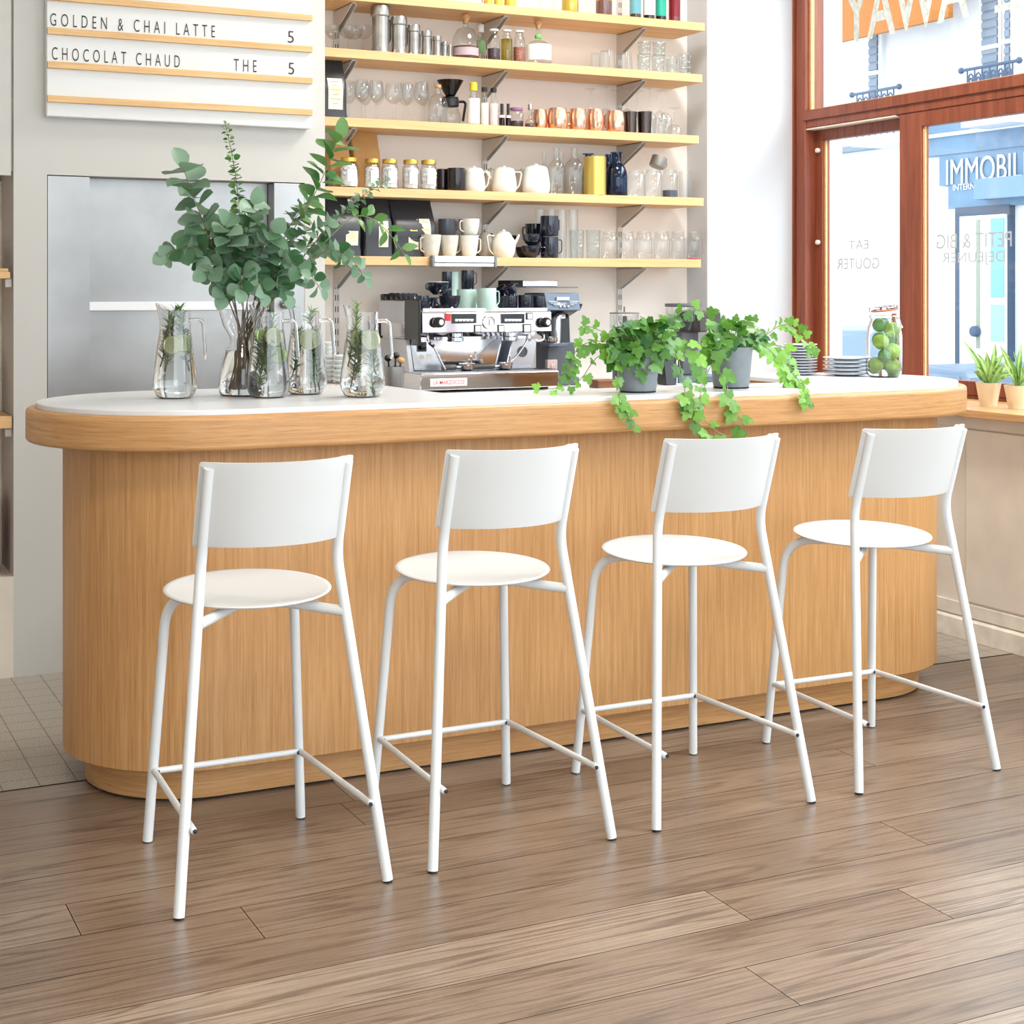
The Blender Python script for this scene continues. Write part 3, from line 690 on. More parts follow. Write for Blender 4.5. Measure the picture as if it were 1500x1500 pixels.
for i, (a, b, tp) in enumerate(((933, 953, 80), (954, 974, 80.5), (975, 993, 82.5), (993.5, 1013, 79.5))):
    tumbler(a, b, tp, 2, 6.2, 'cut glass tumbler standing on the second shelf, %s of its front row' % ORD[i], g, m=M_cut, wall=.003)
z1 = place(933, 953, 80, 2, 6.2)[2] + .0012
for i, (a, b, tp) in enumerate(((934, 954, 61), (955.5, 975.5, 61.5))):
    tumbler(a, b, tp, 2, 6.2, 'cut glass tumbler stacked on top of other tumblers, %s of two' % ('left', 'right')[i], g, m=M_cut, dz=z1, wall=.003)
# ---- third shelf
def bag(p0, p1, top, sh, Y, lab, labels=(), D=.09, group=None, m=None, roll=False, name='coffee_bag', rz=0.0):
    loc, r, h = place(p0, p1, top, sh, Y); t = thing(name, lab, 'bag', loc, rz, group)
    W = r; rings = []; rnd = random.Random(int(p0))
    def fd(q): return max(D / 2 * (1 - .06 * math.sin(q * 9) - max(0, q - .45) * 1.55), .006)
    def off(q, x): return .010 * math.sin(q * 4 + x * 30) * (q * .5) + max(0, q - .6) * .05
    for k in range(13):
        q = k / 12; d = fd(q)
        w = W * (1 - .05 * math.sin(q * 3.2) - (.04 if q > .9 else 0)); zz = q * h
        ring = []
        for x, y in rrect(-w, w, -d, d, min(d * .8, .014), 3):
            ring.append((x + rnd.uniform(-1, 1) * .0012, y + off(q, x), zz))
        rings.append(ring)
    MB().loft(rings).build('pouch', m or M_bag, t, angle=30)
    for (u0, u1, v0, v1) in labels:
        lb = MB(); x0, x1, z0, z1 = -W + 2 * W * u0, -W + 2 * W * u1, h * v0, h * v1
        def Q(x, z, e=.0022): q = z / h; return (x, -fd(q) + off(q, x) - e, z)
        def patch(xa, xb, za, zb, e, mat):
            nx, nz = 4, max(2, int((zb - za) / (h * .06)))
            vs = [Q(xa + (xb - xa) * i / nx, za + (zb - za) * j / nz, e) for j in range(nz + 1) for i in range(nx + 1)]
            lb.add(vs, [(j * (nx + 1) + i, j * (nx + 1) + i + 1, (j + 1) * (nx + 1) + i + 1, (j + 1) * (nx + 1) + i) for j in range(nz) for i in range(nx)], mat)
        patch(x0, x1, z0, z1, .0022, 0)
        for j in range(6):
            zz = z1 - (z1 - z0) * (.12 + .14 * j); w = (x1 - x0) * (.4 if j % 2 else .7); a = (x0 + x1) / 2 - w / 2
            patch(a, a + w, zz, zz + (z1 - z0) * (.05 if j == 2 else .012), .0030, 2 if j == 2 else 1)
        lb.build('label', M_lab, t)
    return t
bag(462, 505, 86, 3, 6.235, 'black coffee bag with cream label at the left of the third shelf', [(.3, .82, .14, .66)], .1)
wg = [(500, 522, 119, 6.34), (519, 541, 117, 6.24), (544, 563, 121, 6.35), (540, 562, 118, 6.23), (563, 591, 122, 6.2), (583, 604, 121, 6.34), (589, 607, 123, 6.24), (606, 628, 121, 6.21), (612, 629, 120, 6.36), (525, 545, 121, 6.38)]
for i, (a, b, tp, Y) in enumerate(sorted(wg)):
    stemglass(a, b, tp, 3, Y, 'stemmed wine glass upright on the third shelf, %s of its cluster' % ORD[i], 'upright wine glasses on the third shelf')
bottle('skull_decanter', 627, 656, 124, 3, 6.19, 'squat clear decanter with cork between wine glasses and coffee dripper', 'decanter', neck=.28, nh=.26, shoulder=.3, cap=.09, capm=M_cork, capr=.34, waist=.06)
loc, r, h = place(640, 679, 118, 3, 6.27)
t = thing('coffee_dripper', 'smoked brown filter cone sitting on a glass carafe with black collar', 'coffee maker', (loc[0], loc[1], loc[2]))
hc = h * .60
MB().lathe(cup([(r * .62, 0), (r * .78, hc * .12), (r * .8, hc * .35), (r * .55, hc * .72), (r * .5, hc * .8)], .002), 24).build('carafe', M_glass, t)
MB().lathe([(r * .58, hc * .70), (r * .66, hc * .72), (r * .66, hc * .98), (r * .58, hc * 1.0)], 24).build('collar', M_black, t)
MB().tube(fillet([(r * .6, 0, hc * .9), (r * 1.35, 0, hc * .95), (r * 1.0, 0, hc * .15)], .02), [.007] * 3 + [.006] * 6, 8).build('handle', M_black, t) if False else MB().tube(fillet([(r * .6, 0, hc * .9), (r * 1.3, 0, hc * .93), (r * 1.05, 0, hc * .2)], .02, 6), .006, 8).build('handle', M_black, t)
MB().lathe(cup([(r * .3, hc * .98), (r * .34, hc * 1.08), (r * .98, h * .985), (r, h)], .002), 28).build('filter_cone', M_smoke, t)
MB().lathe([(r * .3, hc * 1.0), (r * .62, hc * 1.0), (r * .62, hc * 1.05), (r * .3, hc * 1.05)], 24).build('cone_base', M_smoke, t)
bottle('bitters_bottle', 684, 703, 121, 3, 6.2, 'small bottle with white paper label and yellow cap', neck=.5, nh=.28, shoulder=.15, cap=.2, capm=simple('yellow_cap', (226, 196, 54), .4), label=(M_labw, .06, .98), fill=.9, fillm=M_labw)
bottle('syrup_bottle', 703, 716, 128, 3, 6.2, 'slim cream syrup bottle with black cap next to yellow capped bottle', neck=.55, nh=.3, shoulder=.3, cap=.12, capm=M_black, fill=.9, fillm=simple('cream_syrup', (224, 220, 206), .4))
bottle('syrup_bottle', 716, 730, 129, 3, 6.2, 'slim pale pink syrup bottle with black cap', neck=.55, nh=.3, shoulder=.3, cap=.12, capm=M_black, fill=.9, fillm=simple('pink_syrup', (226, 204, 196), .4))
for i, (a, b) in enumerate(((731, 739.5), (740.5, 748.5))):
    bottle('dropper_bottle', a, b, 152, 3, 6.18, 'tiny amber dropper bottle on the third shelf, %s of the pair' % ('left', 'right')[i], group='amber dropper bottles', glass=M_amber, neck=.5, nh=.35, cap=.4, capm=M_black, fill=.9, fillm=simple('amber_tincture', (96, 48, 26), .3), label=(M_labw, .75, .98))
bottle('spice_jar', 746, 767, 158, 3, 6.24, 'small spice jar with dark contents and purple topped lid', 'jar', neck=.8, nh=.15, shoulder=.06, fill=.45, fillm=M_plum, cap=.14, capm=simple('purple_lid', (150, 100, 150), .5), capr=.9)
bottle('oil_cruet', 769, 784, 153, 3, 6.18, 'tiny glass cruet with metal spout before the copper mugs', 'cruet', neck=.35, nh=.6, shoulder=.15, cap=.25, capm=M_pewter, fill=.5, fillm=simple('cruet_oil', (96, 74, 58), .3))
def mug(p0, p1, top, sh, Y, lab, m, group=None, ang=0.0, dz=0, shape='straight', hm=None, name='mug', cat='mug', hw=.42, tilt=None, handle=True, rim=None):
    loc, r, h = place(p0, p1, top, sh, Y, dz)
    if tilt: h = tilt[1]
    t = thing(name, lab, cat, loc, 0, group)
    if shape == 'barrel': pr = [(r * .8, 0), (r * .93, h * .12), (r, h * .38), (r * .97, h * .65), (r * .86, h * .93), (r * .88, h)]
    elif shape == 'taper': pr = [(r * .60, 0), (r * .66, h * .03), (r * .80, h * .3), (r * .93, h * .65), (r, h)]
    elif shape == 'bowl': pr = [(r * .42, 0), (r * .46, h * .05), (r * .75, h * .25), (r * .93, h * .55), (r, h)]
    else: pr = [(r * .93, 0), (r, h * .06), (r, h)]
    MB().lathe(cup(pr, .0032), 28).build('cup_body', [m], t, angle=45)
    if rim: MB().lathe([(r - .0034, h - .0005), (r - .001, h + .0008), (r + .0006, h - .0008)], 28).build('rim', rim, t)
    if handle: handle_mb(r * (.98 if shape != 'taper' else .9), h, w=r * hw, t=r * .085, ang=ang, z0=.2 if shape != 'bowl' else .35).build('handle', hm or m, t)
    if tilt: t.rotation_euler = tilt[0]
    return t
g = 'copper mugs on the third shelf'
for i, (a, b, tp, an) in enumerate(((780, 802, 161, 120), (801.5, 832, 159, 5), (833, 859.5, 160, 130), (859.5, 884.5, 160.5, -105), (887, 916, 163, 110))):
    mug(a, b, tp, 3, 6.19 if i != 0 else 6.21, 'shiny copper mug on the third shelf, %s of five from the left' % ORD[i], M_copper, g, R(an), shape='barrel', hm=M_gold if i == 1 else None)
for i, (a, b) in enumerate(((914, 933), (933.5, 955))):
    tumbler(a, b, 164, 3, 6.2, 'dark hammered metal tumbler right of the copper mugs, %s of two' % ('left', 'right')[i], 'hammered metal tumblers', m=M_gunmetal, name='metal_tumbler', taper=.88)
g = 'upside down stemware on the third shelf'
for i, (a, b, tp, Y, k) in enumerate(((856, 874, 130, 6.30, 'wine'), (875, 900, 125, 6.34, 'wine'), (893, 913, 132, 6.35, 'wine'), (906, 931, 127, 6.28, 'wine'), (922, 944, 133, 6.36, 'wine'), (940, 962, 128, 6.30, 'wine'), (955, 977, 132, 6.21, 'wine'), (964, 985, 132, 6.31, 'wine'), (976, 999, 158, 6.2, 'coupe'))):
    stemglass(a, b, tp, 3, Y, 'stemmed glass upside down at the right of the third shelf, %s from the left' % ORD[i], g, k, flip=True)
# ---- fourth shelf
def kraft(p0, p1, top, Y, lab): bag(p0, p1, top, 4, Y, lab, (), .08, 'brown kraft bags on the fourth shelf', M_kraft, name='paper_bag')
kraft(478, 512, 205, 6.30, 'brown kraft paper bag at the left end of the fourth shelf')
kraft(513, 556, 193, 6.34, 'tall brown kraft paper bag behind the gold lidded jars')
single('tin', MB().lathe(rcyl(.014, .07, .002), 20), simple('dark_tin', (60, 60, 66), .4), 'small dark tin at the left of the fourth shelf', 'tin', (atx(482, 6.2), 6.2, SH[4] + .0006))
def jar(p0, p1, top, i):
    loc, r, h = place(p0, p1, top, 4, 6.2); t = thing('glass_jar', 'square shouldered glass jar of white flowers with gold lid, %s of five' % ORD[i], 'jar', loc, 0, 'gold lidded jars on the fourth shelf')
    MB().lathe(cup([(r * .9, 0), (r, h * .04), (r, h * .70), (r * .93, h * .78), (r * .80, h * .82), (r * .80, h * .93)], .0018), 8, M=Matrix.Rotation(R(22.5), 4, 'Z')).build('glass_body', M_glass, t, angle=60, bevel=.002)
    f = MB(); rd = random.Random(i)
    f.lathe([(0, h * .03)] + [(r * (.84 + .06 * math.sin(7 * z + i)), h * z) for z in (.04, .15, .26, .37, .48, .59, .68)] + [(r * .6, h * .74), (0, h * .76)], 20)
    for k in range(22): a = rd.uniform(0, 6.28); f.ball((r * .78 * math.cos(a), r * .78 * math.sin(a), h * rd.uniform(.1, .66)), r * rd.uniform(.12, .2), 6)
    o = f.build('contents', M_tea, t); o['kind'] = 'stuff'
    MB().lathe([(0, h * .86), (r * .86, h * .86), (r * .86, h * .985), (r * .82, h), (0, h)], 24).build('lid', M_gold, t)
    vs = []; n = 6; w = r * .93
    MB().box(-w * .55, w * .55, -r * .955, -r * .945, h * .18, h * .6).build('label', simple('translucent_white_label', (228, 226, 222), .6), t)
for i, (a, b, tp) in enumerate(((497, 525.5, 231), (533, 557, 233), (558, 583.5, 233.5), (589, 614, 234.5), (615, 640.5, 235))): jar(a, b, tp, i)
mug(639, 657, 248, 4, 6.26, 'black glazed tumbler cup behind its twin on the fourth shelf', M_blackg, 'black cups on the fourth shelf', handle=False, shape='straight', name='black_cup', cat='cup')
mug(655, 681, 246.5, 4, 6.2, 'black glazed tumbler cup right of the gold lidded jars', M_blackg, 'black cups on the fourth shelf', handle=False, shape='straight', name='black_cup', cat='cup')
def teapot(p0, p1, top, sh, Y, lab, m, hang, sang, group=None, spout=True, knob=True, belly=1.0, dz=0):
    loc, r, h = place(p0, p1, top, sh, Y, dz); t = thing('teapot', lab, 'teapot', loc, 0, group)
    hb = h * .88
    pr = [(0, 0), (r * .86, 0), (r * .97, hb * .10), (r, hb * .3), (r * .95, hb * .55), (r * .84, hb * .88), (r * .80, hb * .96), (r * .74, hb), (0, hb)] if belly == 1.0 else [(0, 0), (r * .7, 0), (r * .92, hb * .16), (r, hb * .42), (r * .92, hb * .7), (r * .62, hb * .94), (r * .5, hb), (0, hb)]
    MB().lathe(pr, 30).build('pot_body', m, t, angle=50)
    rl = (r * .70 if belly == 1.0 else r * .5)
    if knob: MB().lathe([(rl * 1.04, hb + .0004), (rl * 1.04, hb + h * .02), (rl * .6, hb + h * .055), (r * .12, hb + h * .06), (r * .16, hb + h * .095), (r * .1, hb + h * .12), (0, hb + h * .125)], 24).build('lid', m, t)
    MB().tube(fillet([(r * .84, 0, hb * .88), (r * 1.55, 0, hb * .92), (r * 1.32, 0, hb * .3), (r * .9, 0, hb * .12)], [r * .3, r * .5], 7), r * .085, 8, M=Matrix.Rotation(hang, 4, 'Z'), flat=.7).build('handle', m, t)
    if spout: MB().tube(bez((r * .85, 0, hb * .5), (r * 1.2, 0, hb * .62), (r * 1.5, 0, hb * .95), 6), [r * .24, r * .2, r * .17, r * .14, r * .12, r * .11, r * .1], 10, M=Matrix.Rotation(sang, 4, 'Z')).build('spout', m, t)
    return t
g = 'pale teapots on the fourth shelf'
teapot(678, 711, 243.5, 4, 6.2, 'cream stoneware pitcher pot right of the black cups', M_cream, R(0), R(100), g)
teapot(708, 732, 245, 4, 6.33, 'grey beige pot half hidden behind the two cream pots', M_beige, R(60), R(120), g)
teapot(720, 757, 243, 4, 6.21, 'wide cream stoneware pot in the middle of the fourth shelf', M_cream, R(0), R(140), g)
teapot(752, 776, 246, 4, 6.34, 'grey beige pot behind the white pot of the fourth shelf', M_beige, R(-20), R(120), g)
teapot(764, 806, 240, 4, 6.21, 'white glazed teapot left of the clear bottles', M_whiteg, R(95), R(75), g, spout=False)
g = 'clear bottles on the fourth shelf'
bottle('glass_bottle', 791, 803, 224, 4, 6.34, 'clear swing bottle peeking out behind the white teapot', group=g, neck=.5, nh=.3)
bottle('glass_bottle', 803, 827, 217, 4, 6.22, 'clear round shouldered bottle just right of the white teapot', group=g, neck=.36, nh=.3, shoulder=.12)
bottle('glass_bottle', 815, 829, 224, 4, 6.36, 'clear bottle between and behind the two front bottles', group=g, neck=.5, nh=.3)
bottle('glass_bottle', 827, 855, 217, 4, 6.21, 'clear round shouldered bottle beside the gold canister', group=g, neck=.33, nh=.28, shoulder=.12)
single('canister', MB().lathe(cup([(1, 0), (1, 1)], .04), 32), M_goldp, 'tall brushed gold canister on the fourth shelf', 'canister', place(855, 888, 230, 4, 6.2)[0]).scale = (place(855, 888, 230, 4, 6.2)[1],) * 2 + (place(855, 888, 230, 4, 6.2)[2],)
bottle('blue_carafe', 887, 919, 223, 4, 6.21, 'blue glass carafe in front beside the gold canister', 'carafe', glass=M_blueglass, neck=.46, nh=.3, shoulder=.25, fill=.12, fillm=M_blueglass, cap=.03, capm=M_blueglass, capr=.56)
bottle('blue_carafe', 852, 871, 225, 4, 6.34, 'blue glass carafe hidden behind the gold canister', 'carafe', glass=M_blueglass, neck=.5, nh=.3, shoulder=.25, cap=.03, capm=M_blueglass, capr=.9)
bottle('blue_carafe', 882, 900, 226, 4, 6.35, 'blue glass carafe behind the front blue carafe', 'carafe', glass=M_blueglass, neck=.5, nh=.3, shoulder=.25)
g = 'jar glasses on the fourth shelf'
for i, (a, b, tp) in enumerate(((918, 945, 250), (944, 970, 248.5), (970, 993, 249))):
    bottle('jar_glass', a, b, tp, 4, 6.2, 'clear jar glass on the fourth shelf, %s from the blue carafe' % ('first', 'second', 'third')[i], 'jar', g, neck=.82, nh=.14, shoulder=.05, fill=.3 if i == 2 else 0, fillm=simple('dark_blue_beads', (64, 76, 96), .4))
tumbler(993.5, 1012, 251, 4, 6.2, 'plain clear glass at the right end of the fourth shelf', None)
loc, r, h = place(944, 970, 248.5, 4, 6.2)
mug(950, 973, 238, 4, 6.22, 'small grey milk jug lying tilted on top of the jar glasses', simple('grey_metal', (150, 146, 140), .35, .6), None, R(10), dz=h + .014, name='milk_jug', cat='jug', tilt=((0, R(22), 0), .05))
# ---- lowest shelf
g = 'black coffee bags on the lowest shelf'
bag(474, 526, 288, 5, 6.24, 'black coffee bag at the left end of the lowest shelf behind eucalyptus', [(.52, .88, .18, .42)], .1, g)
bag(526, 572, 290, 5, 6.25, 'black coffee bag turned sideways between two others', [(.50, .82, .16, .6)], .1, g)
bag(568, 637, 293, 5, 6.26, 'broad black coffee bag with two cream labels on the lowest shelf', [(.34, .57, .13, .66), (.6, .84, .16, .67)], .1, g)
g = 'pale stoneware mugs on the lowest shelf'
h1 = place(616, 646.5, 344, 5, 6.2)[2]
mug(616, 646.5, 344, 5, 6.2, 'grey beige stoneware mug in front of the broad coffee bag', M_beige, g, R(200), shape='taper')
mug(644, 672, 345, 5, 6.21, 'grey beige stoneware mug, second of the front row', M_beige, g, R(10), shape='taper')
mug(673, 701.5, 345, 5, 6.2, 'cream stoneware mug carrying another mug', M_cream, g, R(8), shape='taper')
mug(675.5, 703, 321, 5, 6.2, 'cream stoneware mug stacked on top of a cream mug', M_cream, g, R(190), dz=h1 + .002, shape='taper')
h2 = place(640, 668, 345, 5, 6.35)[2]
mug(644, 668, 346, 5, 6.35, 'stoneware mug at the back under the slate mug', M_beige, g, R(20), shape='taper')
mug(642, 667, 321, 5, 6.35, 'slate blue mug stacked at the back beside the coffee bag', M_greyblue, None, R(10), dz=h2 + .002)
mug(672, 694, 346, 5, 6.36, 'stoneware mug at the back under a beige mug', M_beige, g, R(20), shape='taper')
mug(671, 693, 321, 5, 6.36, 'beige mug stacked at the back behind the cream mug', M_beige, g, R(170), dz=h2 + .002, shape='taper')
g = 'teapots on the lowest shelf'
teapot(700, 724, 337, 5, 6.35, 'pale teapot half hidden behind the cream teapot', M_beige, R(185), R(60), g, belly=.9, spout=False)
teapot(720, 755.5, 336.5, 5, 6.22, 'round cream teapot with spout to the right on the lowest shelf', M_cream, R(180), R(5), g, belly=.9)
def bowlcup(p0, p1, top, sh, Y, lab, ang, dz=0, group='navy cups on the lowest shelf', tilt=None, m=None): return mug(p0, p1, top, sh, Y, lab, m or M_navy, group, ang, dz=dz, shape='bowl', name='cappuccino_cup', cat='cup', tilt=tilt)
hb = place(764, 794, 360, 5, 6.21)[2]
bowlcup(755, 778, 362, 5, 6.31, 'navy cup behind the spout of the cream teapot', R(20))
bowlcup(764, 793, 360, 5, 6.21, 'navy cup at the bottom of the cup pile left of the tall mugs', R(-30))
bowlcup(765, 793, 343, 5, 6.21, 'navy cup set upside down on another navy cup', R(10), dz=hb + .001)
bowlcup(769, 799, 328, 5, 6.33, 'large navy bowl cup piled at the back behind navy cups', R(120), dz=.06)
bowlcup(735, 757, 345, 5, 6.37, 'navy cup piled at the back behind the cream teapot', R(150), dz=.04)
bowlcup(706, 722, 342, 5, 6.39, 'navy cup at the back right of the stacked mugs', R(150), dz=.045)
h3 = place(791, 818, 347, 5, 6.2)[2]
for i, (tp, dz) in enumerate(((347, 0), (316.5, h3 + .002))):
    mug(792 - i * 0.5, 818, tp, 5, 6.2, 'tall navy mug %s on the lowest shelf' % ('carrying an equal mug', 'stacked on an equal mug')[i], M_navy, 'stacked tall navy mugs', R(-10 if i == 0 else 15), dz=dz)
g = 'tall glasses behind the navy mugs'
for i, (a, b) in enumerate(((784, 799), (800, 815), (816, 831), (832, 847))):
    tumbler(a, b, 307, 5, 6.35 - .03 * (i > 1), 'tall straight clear glass behind the stacked navy mugs, %s of four' % ORD[i], g, name='tall_glass', taper=.95)
g = 'tumblers on the lowest shelf'
tumbler(834, 856, 337, 5, 6.2, 'ribbed clear tumbler right of the navy mugs on the lowest shelf', g, m=M_cut)
tumbler(858, 880, 337, 5, 6.2, 'cut clear tumbler next to the mason jar mugs', g, m=M_cut)
def mason(p0, p1, i, tp=339):
    loc, r, h = place(p0, p1, tp, 5, 6.2); t = thing('mason_jar_mug', 'clear mason jar mug with handle on the lowest shelf, %s of six' % ORD[i], 'jar mug', loc, 0, 'mason jar mugs')
    MB().lathe(cup([(r * .9, 0), (r, h * .05), (r, h * .68), (r * .93, h * .77), (r * .82, h * .81), (r * .82, h * .86), (r * .87, h * .87), (r * .82, h * .9), (r * .84, h)], .0028), 24).build('glass_body', M_glass, t, angle=60)
    handle_mb(r, h, w=r * .4, t=r * .11, ang=R([-70, -40, -80, -60, -75, -50][i]), z0=.18, z1=.7, flat=1).build('handle', M_glass, t)
    if i == 5: MB().lathe(rcyl(r * .8, .006, .001), 20, c=(0, 0, .004)).build('contents', simple('pink_residue', (214, 96, 120), .4), t)
for i, (a, b) in enumerate(((880, 905), (905.5, 930), (930.5, 956), (957, 982), (982.5, 1004), (1004.5, 1027))): mason(a, b, i)
# ------------------------------------------------------------------ espresso machine and its neighbours on the back worktop
WT = .9556
M_mirror = simple('mirror_steel', (222, 222, 226), .08, 1.0)
M_satin = simple('satin_steel', (205, 207, 212), .25, 1.0)
M_blackp = simple('black_enamel', (22, 22, 24), .2)
M_bluegrey = simple('blue_grey_metal', (92, 102, 116), .35, .4)
M_darkgrey = simple('dark_grey_body', (82, 84, 90), .4)
MX, MY = 2.745, 6.05
em = thing('espresso_machine', 'polished steel two group espresso machine on the back worktop', 'espresso machine', (MX, MY, WT))
def at(px, py, Y): return (atx(px, Y) - MX, Y - MY, atz(px, py, Y=Y) - WT)
def ep(name, mb, m, parent=em, **k): return mb.build(name, m, parent, **k)
xa, xb = atx(616, 5.80) - MX, atx(819, 5.80) - MX
y0 = 5.80 - MY; y1 = 6.30 - MY
for x in (xa + .05, xb - .05):
    for y in (y0 + .05, y1 - .05): ep('foot', MB().lathe(rcyl(.022, .012, .002), 16, c=(x, y, 0)), M_blackp)
base = ep('drip_base', MB().box(xa, xb, y0, y1, .011, .078), M_mirror, bevel=.003)
ep('drip_grate', MB().box(xa + .01, xb - .01, y0 + .012, y0 + .17, .078, .084), M_satin)
g = MB()
for k in range(26): g.box(xa + .02 + k * .0243, xa + .032 + k * .0243, y0 + .02, y0 + .16, .0841, .0846)
ep('grate_slots', g, M_dark)
bx0, _, bz0 = at(630, 566.5, 5.80); bx1, _, bz1 = at(684, 553.5, 5.80)
bd = ep('badge', MB().box(bx0, bx1, y0 - .003, y0, bz0, bz1), simple('badge_white', (236, 232, 228), .4), base, bevel=.001)
label_fit('lettering', 'LA MARZOCCO', simple('badge_red', (206, 44, 58), .5), (bx1 - bx0) * .84, (bz1 - bz0) * .5, Matrix.Translation((bx0 + (bx1 - bx0) * .08, y0 - .0036, bz0 + (bz1 - bz0) * .25)) @ FACE_NEG_Y, bd, offset=.006)
# lower back body with slanted side plates
lb = MB(); yb = 6.02 - MY
ep('splash_panel', MB().box(xa + .03, xb - .03, yb, y1, .084, .25), M_mirror)
def plate(pts, t=.012):
    n = len(pts); return MB().add(pts + [(x, y + t, z) for x, y, z in pts], [tuple(range(n)), tuple(reversed(range(n, 2 * n)))] + [(k, k + n, (k + 1) % n + n, (k + 1) % n) for k in range(n)])
Yp = 5.96
lpl = ep('side_plate', plate([at(607, 542, Yp), at(652, 542, Yp), at(632, 500, Yp), at(601, 500, Yp)]), M_satin)
rpl = ep('side_plate', plate([at(742, 539, Yp), at(780, 539, Yp), at(786, 497, Yp), at(752, 497, Yp)]), M_satin)
for a, b in ((601, 608), ):
    ep('side_frame', plate([at(600, 545, 5.93), at(606, 545, 5.93), at(600, 498, 5.93), at(594, 498, 5.93)], .3), M_satin)
q = at(617.5, 508, Yp); ep('dial', MB().box(q[0] - .02, q[0] + .02, q[1] - .006, q[1], q[2] - .02, q[2] + .02).lathe(rcyl(.013, .02, .003), 8, M=Matrix.Translation((q[0], q[1] - .006, q[2])) @ Matrix.Rotation(R(90), 4, 'X')), M_blackp, lpl)
q = at(617.5, 523.5, Yp); ep('round_sticker', MB().lathe(rcyl(.011, .001, .0003), 20, M=Matrix.Translation((q[0], q[1], q[2])) @ Matrix.Rotation(R(90), 4, 'X')), simple('sticker_cream', (226, 216, 190), .5), lpl)
q = at(628.5, 523.5, Yp); ep('square_sticker', MB().box(q[0] - .012, q[0] + .012, q[1] - .001, q[1], q[2] - .013, q[2] + .013), M_labw, lpl)
q = at(765, 515, Yp); ep('round_port', MB().lathe([(0, .001), (.019, .001), (.019, .003), (.024, .003), (.024, 0)], 24, M=Matrix.Translation((q[0], q[1], q[2])) @ Matrix.Rotation(R(90), 4, 'X')), [M_darkgrey], rpl)
# upper body
Yu = 5.83; ux0, uy, uz0 = at(619, 489, Yu); ux1, _, uz1 = at(808, 455, Yu)
up = ep('upper_body', MB().prism([(uy, uz0 + .004), (uy + .003, uz1 - .008), (uy + .012, uz1), (y1, uz1), (y1, uz0 - .02), (uy + .16, uz0 - .02), (uy + .15, uz0)], ux0, ux1, M=Matrix(((0, 0, 1, 0), (1, 0, 0, 0), (0, 1, 0, 0), (0, 0, 0, 1)))), M_mirror, bevel=.002)
ep('side_cover', MB().box(ux0 - .012, ux0 - .0005, uy + .01, uy + .17, uz0 - .05, uz1 + .045), M_blackp, bevel=.003)
ep('side_cover', MB().box(ux0 - .012, ux0 - .0005, uy + .172, y1, uz0 + .04, uz1 + .043), M_satin, bevel=.003)
for ya_, yb_, h_ in ((uy + .02, uy + .024, .012), (y1 - .01, y1 - .004, .02)): ep('cup_rail', MB().box(ux0 + .01, ux1 - .01, ya_, yb_, uz1 + .0003, uz1 + h_), M_satin)
def ctl(name, px0, px1, py0, py1, m, t=.006, parent=up, bevel=.001):
    a = at(px0, py1, Yu); b = at(px1, py0, Yu)
    return ep(name, MB().box(a[0], b[0], uy - t, uy + .004, a[2], b[2]), m, parent, bevel=bevel)
ctl('power_switch', 652, 659.5, 459.5, 470, simple('switch_red', (204, 40, 44), .4))
M_btn = simple('button_ivory', (226, 222, 210), .4)
for a, b in ((661.5, 697.5), (734, 768)):
    kp = ctl('keypad', a, b, 459.5, 474, M_blackp, .004)
    ic = MB()
    for k in range(5):
        pxk = a + 7 + k * (b - a - 14) / 4
        p = at(pxk, 468.5, Yu); ic.box(p[0] - .007, p[0] + .006, uy - .0046, uy - .004, p[2] - .006, p[2] + .004).box(p[0] + .006, p[0] + .009, uy - .0046, uy - .004, p[2] - .001, p[2] + .003)
    ep('cup_icons', ic, M_labw, kp)
for a, b, c, d in ((695.5, 703.5, 477, 486), (730, 737, 477, 486), (767, 776, 476, 486), (772, 779, 459.5, 467.5)):
    bz = ctl('button_bezel', a - 1.5, b + 1.5, c - 1.5, d + 1, M_blackp, .003); ctl('button', a, b, c, d, M_btn, .007, bz)
q = at(716, 472, Yu); XR = Matrix.Rotation(R(90), 4, 'X')
gg = ep('pressure_gauge', MB().lathe([(0, .004), (.024, .004), (.024, .010), (.0285, .010), (.0285, 0)], 28, M=Matrix.Translation((q[0], uy, q[2])) @ XR), M_satin, up)
ep('gauge_face', MB().lathe([(0, .0046), (.0235, .0046), (.0235, .004)], 28, M=Matrix.Translation((q[0], uy, q[2])) @ XR), M_labw, gg)
ep('gauge_needle', MB().box(q[0] - .0012, q[0] + .0012, uy - .0056, uy - .005, q[2] - .014, q[2] + .012), M_dark, gg)
for px, py in ((638, 472), (794, 472)):
    q = at(px, py, Yu); o = ep('steam_knob', MB().lathe([(.014, 0), (.020, .004), (.0225, .012), (.0215, .036), (.018, .042), (0, .042)], 16, M=Matrix.Translation((q[0], uy, q[2])) @ Matrix.Rotation(R(12), 4, 'Z') @ XR), M_blackp, up)
    ep('knob_cap', MB().lathe([(0, .0445), (.010, .0445), (.012, .042)], 16, M=Matrix.Translation((q[0], uy, q[2])) @ Matrix.Rotation(R(12), 4, 'Z') @ XR), M_btn, o)
for px in (667, 747):
    q = at(px, 489, 5.91)
    ep('group_head', MB().lathe([(0, -.036), (.030, -.036), (.036, -.032), (.036, -.018), (.031, -.014), (.031, .0), (0, 0)], 28, c=(q[0], q[1], uz0 - .002)), M_mirror, up)
a = at(626, 492, 5.85)
wd = ep('steam_wand', MB().tube(fillet([a, at(627, 500, 5.84), at(634, 505, 5.83), at(648, 534, 5.83), at(652, 541, 5.83)], .015), .005, 10), M_mirror)
ep('wand_grip', MB().tube([at(628.5, 501.5, 5.839), at(636, 508, 5.83)], .0075, 10), M_blackp, wd)
